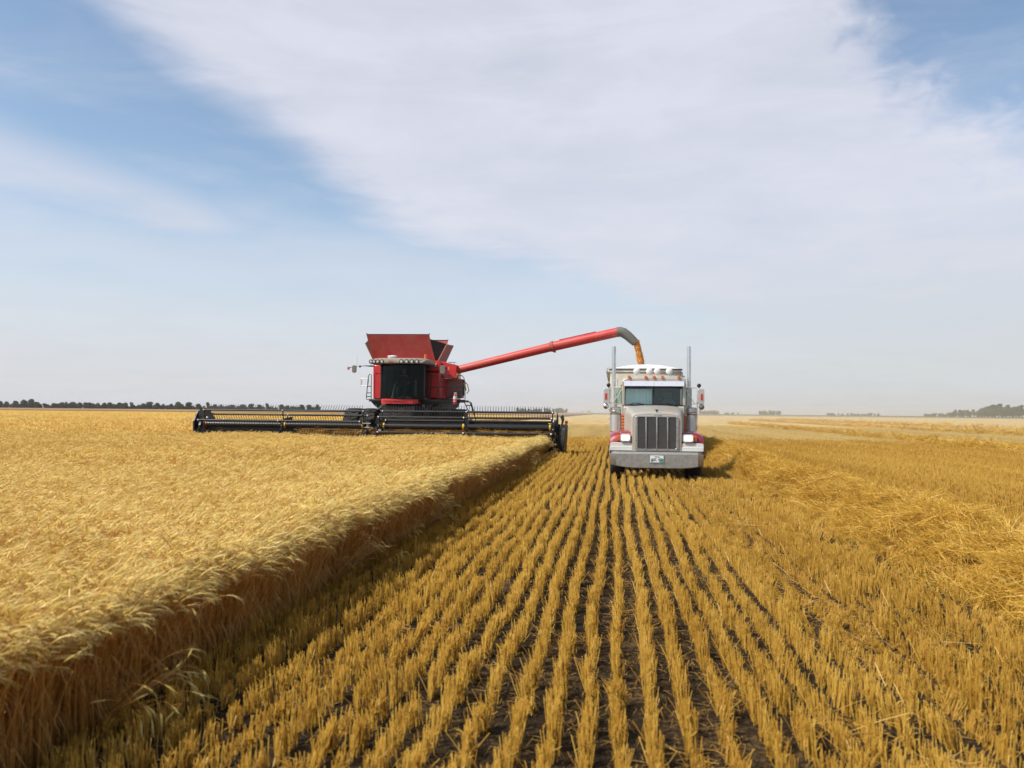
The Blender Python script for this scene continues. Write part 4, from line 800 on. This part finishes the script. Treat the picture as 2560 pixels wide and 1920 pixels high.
b = MB(); o_ = rrect(-11.03, -10.68, 2.78, 3.09, .05); b.tube([(x, 34.0, z) for x, z in o_ + o_[:1]], .014, 5); b.box(-11.03, -10.98, 33.99, 34.03, 2.82, 3.05); b.build('mirror_frame', M['alu'], H)
# fire extinguisher stands on its bracket
b = MB(); b.lathe([(.03, 0), (.078, .01), (.08, .03), (.08, .36), (.055, .42), (.025, .45)], (-6.70, 33.45, 1.98), 'z', 18); fe = b.build('fire_extinguisher', M['red'], H, smooth=True)
b = MB(); b.lathe([(.082, 0), (.082, .13)], (-6.70, 33.45, 2.20), 'z', 18); b.lathe([(.082, 0), (.082, .03)], (-6.70, 33.45, 2.11), 'z', 18); b.build('extinguisher_label', M['white'], fe, smooth=True)
b = MB(); b.tube([(-6.70, 33.45, 2.42), (-6.70, 33.45, 2.49)], .02, 8); b.box(-6.76, -6.62, 33.44, 33.46, 2.47, 2.49); b.tube([(-6.66, 33.4, 2.46), (-6.60, 33.4, 2.38)], .012, 5); b.build('extinguisher_handle', M['steel'], fe)
# mirrors on long arms
b = MB(); b.tube([(-10.2, 33.2, 3.62), (-10.85, 33.1, 3.58)], .014, 6); b.tube([(-10.55, 33.1, 3.60), (-10.2, 33.25, 3.57)], .02, 6); b.tube([(-10.9, 33.1, 3.56), (-11.05, 33.1, 3.57), (-11.28, 33.1, 3.50)], .012, 6); b.ball((-10.79, 33.1, 3.57), .05, (1, .6, 1)); b.tube([(-10.92, 33.1, 3.6), (-10.92, 33.1, 4.05)], .004, 4); ar = b.build('mirror_arm', M['black'], H)
b = MB(); b.loft([[(x, y, z) for x, z in rrect(-11.13, -10.94, 3.30, 3.62, .07)] for y in (33.05, 33.12)]); b.build('mirror', M['grey'], ar, .015)
b = MB(); b.box(-11.34, -11.25, 33.06, 33.12, 3.43, 3.55); b.build('arm_light', mat('faded_red_lens', (.55, .10, .07), .5), ar, .01)
b = MB(); b.tube([(-8.0, 33.2, 3.62), (-7.5, 33.1, 3.57), (-7.1, 33.1, 3.54)], .012, 6); b.ball((-7.47, 33.1, 3.57), .05, (1.1, .6, 1)); b.tube([(-7.05, 33.1, 3.52), (-6.9, 33.1, 3.52)], .03, 6); ar = b.build('mirror_arm', M['black'], H)
b = MB(); b.loft([[(x, y, z) for x, z in rrect(-7.28, -7.05, 3.26, 3.62, .08)] for y in (33.0, 33.08)]); b.build('mirror', M['grey'], ar, .015)
b = MB(); b.box(-6.95, -6.88, 33.06, 33.12, 3.42, 3.55); b.build('arm_light', mat('faded_orange_lens', (.55, .18, .06), .5), ar, .01)
# wheels: wide duals in front, smaller steering wheels behind
def tyre(x, y, r_, w, lugs=26, nm='wheel'):
    b = MB(); b.lathe([(r_ * .45, -w * .42), (r_ * .8, -w * .5), (r_ * .95, -w * .47), (r_ * .965, 0), (r_ * .95, w * .47), (r_ * .8, w * .5), (r_ * .45, w * .42)], (x, y, r_), 'x', 44)
    for k in range(lugs):
        for s in (-1, 1):
            a = 2 * math.pi * (k + (.5 if s > 0 else 0)) / lugs; a2 = a + .16
            def q(xx_, aa, rr): return (x + xx_, y + rr * math.cos(aa), r_ + rr * math.sin(aa))
            b.add([q(s * .01, a2, r_ * .955), q(s * .01, a2 + .055, r_ * .955), q(s * w * .49, a + .06, r_ * .92), q(s * w * .49, a, r_ * .92), q(s * .01, a2, r_), q(s * .01, a2 + .055, r_), q(s * w * .49, a + .06, r_ * .985), q(s * w * .49, a, r_ * .985)], [(0, 3, 2, 1), (4, 5, 6, 7), (0, 1, 5, 4), (1, 2, 6, 5), (2, 3, 7, 6), (3, 0, 4, 7)])
    o = b.build(nm, M['rubber'], H, smooth=True); b = MB(); b.lathe([(.1, -w * .2), (r_ * .42, -w * .3), (r_ * .46, -w * .44), (r_ * .46, w * .44), (r_ * .42, w * .3), (.1, w * .2)], (x, y, r_), 'x', 28); b.build('rim', M['red'], o, smooth=True)
for x in (-11.62, -10.86, -7.72, -6.86): tyre(x, 35.1, .90, .66)
for x in (-10.55, -7.85): tyre(x, 40.0, .62, .45, 22)
# unloading auger
A0, A1, A2 = Vector((-6.97, 35.5, 3.57)), Vector((-2.70, 35.3, 4.60)), Vector((.14, 35.0, 5.20))
b = MB(); b.tube([A0 - (A1 - A0).normalized() * .3, A0, A1], [.175, .178, .200], 24); au = b.build('unloading_auger', M['auger'], H, smooth=True)
b = MB(); b.tube([A1, A2], [.212, .208], 24); b.build('auger_outer_tube', M['auger'], au, smooth=True)
d_ = (A2 - A1).normalized(); b = MB(); b.tube([A1 - d_ * .05, A1 + d_ * .05], .245, 24); b.tube([A1 - d_ * .12, A1 - d_ * .05], .215, 24); b.ball(tuple(A1 + Vector((0, 0, -.25)) + d_ * .1), .05); b.build('auger_flange', M['dred'], au, smooth=True)
b = MB(); p0, p1 = A1 + d_ * .30 + Vector((0, 0, .225)), A1 + d_ * 1.95 + Vector((0, 0, .225)); b.tube([p0, p1], .025, 6); b.build('auger_bar', M['maroon'], au)
b = MB()
for k in (1.95, 2.15, 2.72, 2.80):
    for a in (-40, -10, 20): b.ball(tuple(A1 + d_ * k + Vector((0, -math.cos(R(a)) * .21, math.sin(R(a)) * .21))), .011, nu=6, nv=4)
b.build('auger_rivet', M['steel'], au)
b = MB(); pts = [A2 - d_ * .02, A2 + Vector((.12, 0, .02)), A2 + Vector((.27, 0, -.03)), A2 + Vector((.45, 0, -.16)), A2 + Vector((.62, 0, -.32)), A2 + Vector((.78, 0, -.47))]; b.tube(pts, [.218, .220, .215, .205, .19, .175], 20, cap=False); b.build('auger_spout', M['grey'], au, smooth=True)

# header
HYc, HZ = 31.0, 1.075
b = MB(); b.box(-17.0, -2.1, 31.75, 31.85, .20, 1.10); b.box(-17.0, -2.1, 31.70, 31.90, 1.10, 1.22); b.box(-17.0, -2.1, 30.55, 31.75, .12, .20)
b.prism([(-9.6, 1.22), (-2.6, 1.22), (-2.6, 1.26), (-5.0, 1.33), (-8.9, 1.40), (-9.6, 1.38)], 31.72, 31.82)
for x in np.arange(-8.6, -4.2, .55): b.box(x, x + .04, 31.68, 31.70, 1.27, 1.33, 1)
hd = b.build('header', [M['black'], M['bump']], H, .008)
def reel(x0, x1, th0, flip, drum_z=HZ):
    b = MB(); b.lathe([(.05, 0), (.118, .0), (.118, x1 - x0), (.05, x1 - x0)], (x0, HYc, drum_z), 'x', 26); b.build('reel_drum', M['drum'], hd, smooth=True)
    for k in range(6):
        a = R(th0 + 60 * k); R_ = .60; y, z = HYc - R_ * math.cos(a), drum_z + R_ * math.sin(a); b = MB(); b.tube([(x0 - .12, y, z), (x1 + .12, y, z)], .042, 8)
        n_t = int((x1 - x0) / .105); up = flip(k)
        for i in range(n_t):
            x = x0 + .05 + (x1 - x0 - .1) * i / (n_t - 1); dz_ = .24 * math.sin(up); dy_ = .24 * math.cos(up)
            b.add([(x - .011, y, z), (x + .011, y, z), (x + .06 * sgn + .008, y + dy_, z + dz_), (x + .06 * sgn - .008, y + dy_, z + dz_), (x - .011, y + .014, z), (x + .011, y + .014, z), (x + .06 * sgn + .008, y + dy_ + .012, z + dz_), (x + .06 * sgn - .008, y + dy_ + .012, z + dz_)], [(0, 1, 2, 3), (4, 7, 6, 5), (0, 3, 7, 4), (1, 5, 6, 2), (2, 6, 7, 3)])
        b.build('reel_bat', M['black'], hd)
    for x in (x0 - .06, (x0 + x1) / 2 + (.0), x1 + .06):
        b = MB()
        for k in range(6):
            a = R(th0 + 60 * k); b.tube([(x, HYc, drum_z), (x, HYc - .60 * math.cos(a), drum_z + .60 * math.sin(a))], .025, 5); b.ball((x, HYc - .60 * math.cos(a) - .03, drum_z + .60 * math.sin(a)), .034, nu=8, nv=5, mi=1)
        b.lathe([(.16, -.03), (.16, .03)], (x, HYc, drum_z), 'x', 16); b.build('reel_spider', [M['black'], M['steel']], hd)
sgn = 1.; reel(-16.55, -9.95, 17, lambda k: [R(-80), R(70), R(-75), R(-60), R(-85), R(88)][k])
sgn = 0.; reel(-9.10, -2.42, -22, lambda k: [R(-80), R(85), R(80), R(-60), R(-70), R(-90)][k])
for x in (-16.57, -13.18, -9.93, -9.07, -5.86, -2.45):
    b = MB(); b.lathe([(.10, -.035), (.132, -.03), (.132, .03), (.10, .035)], (x, HYc, HZ), 'x', 22); b.build('drum_ring', M['yellow'] if x > -16 else M['amber'], hd, smooth=True)
for x in (-13.30, -9.72, -9.30, -5.72, -2.28, -16.80):
    b = MB(); b.prism([(31.9, 1.40), (31.2, 1.34), (30.95, 1.20), (30.85, 1.02), (31.0, .93), (31.12, 1.05), (31.9, 1.22)], x - .05, x + .05, 'x'); b.tube([(x, 31.0, 1.05), (x + .05, 30.6, .80), (x + .02, 30.45, .60)], .035, 6); b.tube([(x, 31.7, .4), (x, 31.15, 1.2)], .035, 8); b.box(x - .07, x + .07, 30.5, 30.7, .35, .82); b.build('reel_arm', M['black'], hd, .01)
b = MB(); rgc = np.random.default_rng(8)
for i in range(34):
    x = rgc.uniform(-9.95, -9.1); z = rgc.uniform(.72, 1.6); y = rgc.uniform(30.5, 31.3); b.box(x, x + rgc.uniform(.04, .16), y, y + .1, z, z + rgc.uniform(.03, .10), 0 if rgc.uniform() < .82 else 1)
for z in (1.18, 1.02): b.tube([(-9.78, 30.6, z), (-9.50, 30.6, z)], .02, 6, mi=1)
b.tube([(-9.95, 30.9, 1.5), (-9.7, 30.8, 1.62), (-9.3, 31.4, 1.6)], .02, 5); b.tube([(-9.9, 30.7, .85), (-9.4, 30.6, .80), (-2.3, 30.6, .77)], .022, 6); b.build('reel_drive', [M['black'], M['bump']], hd)
# end dividers
b = MB(); b.prism([(31.0, .0), (31.0, .68), (31.0, 1.20), (31.3, 1.62), (31.6, 1.5), (31.9, 1.2), (31.9, .05)], -17.16, -17.10, 'x'); b.prism([(-17.15, .05), (-17.24, 1.24), (-16.96, 1.76), (-16.60, 1.70), (-16.5, 1.48), (-16.35, 1.3), (-16.72, 1.15), (-16.66, .7), (-16.3, .66), (-16.2, .05)], 31.25, 31.32); b.build('left_divider', M['black'], hd)
b = MB(); b.box(-16.9, -12.6, 31.30, 31.34, .62, .98); b.build('draper_shield', M['black'], hd)
b = MB(); b.box(-16.86, -16.82, 31.18, 31.22, 1.02, 1.22); b.ball((-16.62, 31.15, 1.33), .05, mi=0); b.box(-16.5, -16.46, 31.18, 31.2, .95, 1.0); b.tube([(-17.28, 30.8, 1.50), (-17.2, 30.8, 1.22)], .01, 4); b.ball((-15.9, 31.15, 1.27), .05, (1.4, 1, .6)); b.build('divider_fitting', M['steel'], hd)
b = MB(); b.loft([[(-2.16, 30.75, 0.02), (-1.90, 30.62, .02), (-1.86, 31.9, .05), (-2.1, 31.9, .05)], [(-2.14, 30.70, .55), (-1.86, 30.60, .55), (-1.83, 31.9, .6), (-2.1, 31.9, .6)], [(-2.12, 30.75, 1.0), (-1.83, 30.66, 1.08), (-1.80, 31.8, 1.15), (-2.1, 31.8, 1.1)], [(-2.02, 31.0, 1.16), (-1.84, 31.0, 1.24), (-1.82, 31.6, 1.26), (-2.0, 31.6, 1.2)]]); b.build('right_divider', M['black'], hd, .02)
b = MB(); b.prism([(-2.04, 1.15), (-1.96, 1.18), (-1.90, 1.42), (-1.93, 1.56), (-1.98, 1.60), (-2.06, 1.50), (-2.0, 1.36)], 31.0, 31.08); b.prism([(-2.24, 1.1), (-2.12, 1.1), (-2.13, 1.5), (-2.17, 1.72), (-2.2, 1.5)], 31.0, 31.05); b.build('divider_horn', M['black'], hd, .01)
b = MB(); b.box(-2.255, -2.205, 30.62, 30.66, .20, .92); b.build('marker_rod', M['yellow'], hd, .005)
b = MB(); b.ball((-1.83, 31.2, 1.31), .068, (1, 1, .95), 16, 10); b.build('marker_lamp', mat('orange_lamp', (.85, .12, .01), .35, coat=.5), hd, smooth=True)
b = MB()
for i in range(16): b.box(-2.42 + rgc.uniform(0, .12), -2.33 + rgc.uniform(0, .1), 30.5, 30.62, .1 + i * .07, .15 + i * .07, 1 if i % 4 == 1 else 0)
b.box(-2.36, -2.26, 30.55, 30.9, .05, 1.3); b.build('knife_drive', [M['black'], M['bump']], hd)
# cut wheat lying on the draper
P_ = np.stack([rgc.uniform(-12.4, -2.5, 800), rgc.uniform(30.75, 31.65, 800), rgc.uniform(.22, .80, 800)], 1)
scatter('cut_wheat', P_, np.stack([rgc.normal(0, .5, 800), rgc.normal(0, .5, 800), rgc.uniform(0, 6, 800)], 1), np.ones((800, 3)), rgc.integers(0, 4, 800), [loose_tuft(700 + i, 34, .24, .03, .05, .2, .5, 2., 'loose') for i in range(4)], 'cut wheat piled on the header draper under the reel')

# ------------------------------------------------------------------ the driver, seated in the combine cab
def skin_body(name, pts, edges, rad, m, root, sub=2):
    me = bpy.data.meshes.new(name); me.from_pydata(pts, edges, []); ob = bpy.data.objects.new(name, me); col.objects.link(ob); me.materials.append(m)
    md = ob.modifiers.new('skin', 'SKIN'); md.use_smooth_shade = True
    if not me.skin_vertices: me.attributes
    for v, r_ in zip(me.skin_vertices[0].data, rad): v.radius = (r_, r_)
    me.skin_vertices[0].data[root].use_root = True
    s_ = ob.modifiers.new('sub', 'SUBSURF'); s_.levels = sub; s_.render_levels = sub; return ob
dp = (-9.04, 33.82, 2.68)
pp = [(0, 0, 0), (0, .04, .20), (0, .06, .42), (0, .04, .56), (0, .03, .66), (0, .0, .76), (0, -.005, .86),
      (-.19, .05, .50), (-.27, -.08, .27), (-.22, -.30, .22), (.19, .05, .50), (.27, -.06, .27), (.28, -.30, .20),
      (-.10, -.02, -.02), (-.15, -.42, .0), (-.15, -.44, -.40), (.10, -.02, -.02), (.15, -.42, .0), (.15, -.44, -.40),
      (-.24, -.38, .235), (.285, -.38, .20), (-.15, -.52, -.44), (.15, -.52, -.44)]
pe = [(0, 1), (1, 2), (2, 3), (3, 4), (4, 5), (5, 6), (2, 7), (7, 8), (8, 9), (2, 10), (10, 11), (11, 12), (0, 13), (13, 14), (14, 15), (0, 16), (16, 17), (17, 18), (9, 19), (12, 20), (15, 21), (18, 22)]
pr = [.15, .15, .16, .07, .065, .095, .085, .065, .048, .036, .065, .048, .036, .10, .075, .05, .10, .075, .05, .04, .04, .045, .045]
man = skin_body('person', pp, pe, pr, M['skin'], 0)
man.location = dp; tag(man, 'driver in dark shirt and brown cap seated inside the red combine cab', 'person'); man['_org'] = dp
b = MB(); b.lathe([(.19, -.12), (.205, .1), (.215, .35), (.15, .50), (.08, .53)], dp, 'z', 18)
bb = MB(); bb.add([(dp[0] + (v[0] - dp[0]) * 1.05, dp[1] + .04 + (v[1] - dp[1]) * .85, v[2]) for v in b.v], b.f)
for s in (-1, 1): bb.tube([(dp[0] + s * .17, dp[1] + .05, dp[2] + .49), (dp[0] + s * .28, dp[1] - .07, dp[2] + .27), (dp[0] + s * .26, dp[1] - .20, dp[2] + .24)], [.085, .07, .055], 12)
bb.build('shirt', M['shirt'], man, smooth=True)
b = MB()
for s in (-1, 1): b.tube([(dp[0] + s * .09, dp[1] + .05, dp[2] - .02), (dp[0] + s * .15, dp[1] - .42, dp[2] + .0), (dp[0] + s * .15, dp[1] - .45, dp[2] - .12), (dp[0] + s * .15, dp[1] - .46, dp[2] - .42)], [.13, .095, .09, .065], 12)
b.build('trousers', M['shirt'], man, smooth=True)
b = MB(); b.ball((dp[0], dp[1] + .01, dp[2] + .85), .115, (1, 1.1, .75), 16, 10); b.box(dp[0] - .07, dp[0] + .07, dp[1] - .20, dp[1] - .08, dp[2] + .83, dp[2] + .845); b.build('cap', M['cap'], man, smooth=True)
b = MB(); b.ball((dp[0], dp[1] - .105, dp[2] + .755), .018, (1, 1.2, 1.3)); b.box(dp[0] - .03, dp[0] + .03, dp[1] - .098, dp[1] - .088, dp[2] + .70, dp[2] + .708); b.ball((dp[0] - .035, dp[1] - .085, dp[2] + .79), .012); b.ball((dp[0] + .035, dp[1] - .085, dp[2] + .79), .012); b.build('face', M['skin'], man, smooth=True)

# ------------------------------------------------------------------ trees and farm far off
def tree_mesh(seed, kind):
    r = np.random.default_rng(seed); b = MB(); lobes = []
    if kind == 0:       # broad round crown
        for _ in range(r.integers(6, 10)): a = r.uniform(0, 6.28); q = r.uniform(0, 1.7); lobes.append((q * math.cos(a), q * math.sin(a), r.uniform(2.4, 5.9), r.uniform(.9, 1.6)))
        lobes += [(0, 0, 3.2, 2.0), (r.uniform(-.5, .5), 0, 4.6, 1.8), (r.uniform(-.9, .9), 0, 5.8, 1.1), (0, 0, 1.9, 1.5)]
    elif kind == 1:     # taller, leaning
        for _ in range(8): t = r.uniform(); lobes.append((t * 1.6 + r.uniform(-.8, .8), r.uniform(-.8, .8), 2.2 + t * 5, r.uniform(.7, 1.3)))
        lobes += [(0, 0, 3.0, 1.7), (.9, 0, 5., 1.3)]
    else:               # shrubby clump
        for _ in range(10): lobes.append((r.uniform(-2.6, 2.6), r.uniform(-.8, .8), r.uniform(.8, 2.3), r.uniform(.8, 1.3)))
    for lx, ly, lz, lr in lobes:
        n = int(120 * lr ** 2)
        for _ in range(n):
            d = r.normal(size=3); d /= np.linalg.norm(d); c = np.array([lx, ly, lz]) + d * lr * r.uniform(.55, 1.08) ** 1. * np.array([1, 1, .85]); s_ = r.uniform(.16, .34)
            u = r.normal(size=3); u /= np.linalg.norm(u); w = np.cross(u, r.normal(size=3)); w /= np.linalg.norm(w); c[2] = max(c[2], .25)
            b.add([tuple(c - u * s_), tuple(c + w * s_ * .7), tuple(c + u * s_), tuple(c - w * s_ * .7)], [(0, 1, 2, 3)])
    return b
protos = []
for i in range(12):
    kind = 0 if i < 6 else (1 if i < 9 else 2); b = tree_mesh(900 + i, kind); o = b.build('crown', M['leaf'], None)
    t_ = MB(); t_.tube([(0, 0, 0), (.1, 0, 1.6), (.3 if kind == 1 else 0, .1, 3.6)], [.28, .2, .08], 7); t_.tube([(.05, 0, 1.5), (.9, .2, 3.2)], [.12, .05], 5); t_.tube([(.05, 0, 1.4), (-.8, .2, 3.1)], [.12, .05], 5)
    o2 = t_.build('trunk', M['bark'], None); protos.append((o.data, o2.data)); bpy.data.objects.remove(o); bpy.data.objects.remove(o2)
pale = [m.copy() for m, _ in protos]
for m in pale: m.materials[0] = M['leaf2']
def tree(name, x, y, s, i, label, cat, group, sz=1., pal=False, z=0.):
    e = empty(name, (x, y, z), label, cat, group); e.rotation_euler.z = random.uniform(0, 6.28); e.scale = (s, s, s * sz)
    for nm, me in (('crown', (pale if pal else [p[0] for p in protos])[i]), ('trunk', protos[i][1])):
        o = bpy.data.objects.new(nm, me); col.objects.link(o); o.parent = e
    return e
def ang(px): return math.atan((px - 1280) / 2000) - R(7.27)
rt = random.Random(4)
ONES = 'first second third fourth fifth sixth seventh eighth ninth tenth eleventh twelfth thirteenth fourteenth fifteenth sixteenth seventeenth eighteenth nineteenth'.split()
def nth(n): return ONES[n - 1] if n < 20 else (['twentieth', 'thirtieth', 'fortieth', 'fiftieth'][n // 10 - 2] if n % 10 == 0 else ['twenty', 'thirty', 'forty', 'fifty'][n // 10 - 2] + '-' + ONES[n % 10 - 1])
# left shelterbelt: (pixel-free) bearings run from the left edge to behind the combine
Ld = 'dark round-crowned tree in the long shelterbelt beyond the wheat'
hand = [8, 78, 183, 284, 364, 425, 530, 640, 668, 720, 780, 820, 850, 927, 1000, 1035, 1075, 1150, 1205, 1270, 1320, 1380, 1415, 1450, 1535, 1655, 1725, 1815, 1875, 1975, 2060, 2085, 2180]
bear = [v / 4.608 for v in hand] + [440 + v / 4.254 for v in (30, 140, 245, 355, 420, 495, 600, 700, 800, 890, 985, 1125, 1190, 1240, 1345, 1420, 1515)]
hs = [68, 66, 82, 90, 92, 74, 54, 58, 48, 58, 66, 60, 66, 62, 64, 64, 66, 56, 72, 58, 56, 60, 62, 72, 78, 54, 84, 64, 58, 62, 84, 60, 76] + [82, 74, 64, 72, 60, 44, 48, 60, 58, 50, 70, 56, 44, 46, 62, 58, 60]
for k, (px, hp_) in enumerate(zip(bear, hs)):
    a = ang(px); Yt = 690 + rt.uniform(-15, 15); ht = (hp_ / 4.608) / 2000 * Yt * 1.02 + 1.5; kd = rt.choice([0, 1, 2, 3, 4, 5, 0, 3, 5, 7]); s = ht / 6.9
    tree('shelterbelt_tree', Yt * math.tan(a), Yt, s * rt.uniform(1.15, 1.35), kd, ('tall ' if hp_ > 74 else 'low ' if hp_ < 57 else '') + 'dark tree of the shelterbelt, ' + nth(len(bear) - k) + ' from the combine', 'tree', 'trees of the shelterbelt beyond the wheat', rt.uniform(.78, .86))
for k in range(64):
    px = 5 + k * 12.5 + rt.uniform(-5, 5)
    if px > 805: break
    a = ang(px); Yt = 712 + rt.uniform(-10, 14); s = rt.uniform(1.15, 1.7)
    tree('hedge_shrub', Yt * math.tan(a), Yt, s, 9 + k % 3, 'low dark bush filling the gaps between the shelterbelt trees', 'bush', 'bushes under the shelterbelt')
# right: bluffs of trees
BL = [(2384, 20, 1), (2400, 30, 1), (2418, 24, 2), (2436, 30, 1), (2454, 36, 0), (2470, 44, 0), (2488, 52, 0), (2506, 44, 0), (2524, 46, 0), (2540, 44, 0), (2556, 46, 0), (2390, 24, 1), (2408, 28, 1), (2425, 22, 1), (2446, 26, 1), (2462, 42, 0), (2480, 56, 0), (2497, 50, 0), (2515, 46, 0), (2532, 44, 0), (2548, 48, 0), (2566, 40, 0), (2375, 16, 2), (2590, 44, 0)]
for px, h_, w_ in BL:
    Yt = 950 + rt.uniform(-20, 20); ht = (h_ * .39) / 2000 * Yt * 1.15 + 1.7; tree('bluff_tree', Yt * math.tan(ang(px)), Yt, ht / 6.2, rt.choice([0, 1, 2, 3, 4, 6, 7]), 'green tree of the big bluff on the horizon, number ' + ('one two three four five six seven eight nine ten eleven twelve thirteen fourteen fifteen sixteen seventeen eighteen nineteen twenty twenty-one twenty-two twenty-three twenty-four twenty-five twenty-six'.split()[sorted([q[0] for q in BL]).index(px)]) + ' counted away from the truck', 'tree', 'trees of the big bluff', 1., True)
for x0, x1, n, h_, lab in [(1745, 1795, 5, 9, 'hazy little tree on the horizon just beside the truck mirror'), (1895, 1955, 7, 9, 'hazy tree in the small compact grove nearest the truck'), (2062, 2200, 14, 6, 'low hazy tree in the long thin grove on the horizon'), (2310, 2380, 8, 7, 'low hazy tree between the long grove and the big bluff'), (1795, 1850, 4, 4, 'very low hazy bush on the horizon beyond the truck'), (1290, 1420, 13, 11, 'dust-veiled tree on the horizon behind the header end')]:
    for k in range(n):
        px = x0 + (x1 - x0) * (k + rt.uniform(.2, .8)) / n; Yt = 1500 + rt.uniform(-40, 40); ht = (h_ * rt.uniform(.6, 1.15)) / 2000 * Yt + 1.5
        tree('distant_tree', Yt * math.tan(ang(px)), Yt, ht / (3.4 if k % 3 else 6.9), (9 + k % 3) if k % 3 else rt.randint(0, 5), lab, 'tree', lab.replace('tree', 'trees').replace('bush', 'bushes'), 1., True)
def shed(px, Y, w, d, h_, label, m='white'):
    x = Y * math.tan(ang(px)); e = empty('farm_shed', (x, Y, 0), label, 'shed'); b = MB(); b.box(x - w / 2, x + w / 2, Y, Y + d, 0, h_); b.build('wall', M[m], e)
    b = MB(); b.prism([(x - w / 2 - .4, h_), (x, h_ + w * .18), (x + w / 2 + .4, h_)], Y - .3, Y + d + .3); b.build('roof', M['alu'], e)
    b = MB(); b.box(x - 1.5, x + 1.5, Y - .06, Y - .01, 0, h_ * .75); b.build('door', M['bump'], e)
shed(1456, 1300, 5, 8, 3.2, 'tiny white farm shed on the horizon beside the header end'); shed(1472, 1320, 7, 9, 3.6, 'wider pale farm shed on the horizon between header and truck', 'cream')

# ------------------------------------------------------------------ the air
def air(name, x0, x1, y0, y1, z0, z1, dens, colr, label):
    b = MB(); b.box(x0, x1, y0, y1, z0, z1); m = bpy.data.materials.new(name); m.use_nodes = True; t = m.node_tree; t.nodes.clear()
    v = N(t, 'ShaderNodeVolumePrincipled', inp={'Density': dens, 'Color': (*colr, 1), 'Anisotropy': .3}); o = N(t, 'ShaderNodeOutputMaterial'); L(t, v.outputs[0], o.inputs['Volume'])
    return tag(b.build(name, m), label, name, None, 'stuff')
air('haze', -BIG - 50, BIG + 50, -110, BIG + 50, -1, 14, .00010, (.93, .95, 1.), 'thin pale haze over the whole field')
air('dust', -15, 95, 47, 330, -.5, 3.8, .0019, (.96, .90, .78), 'pale dust drifting over the cut field behind the machines')
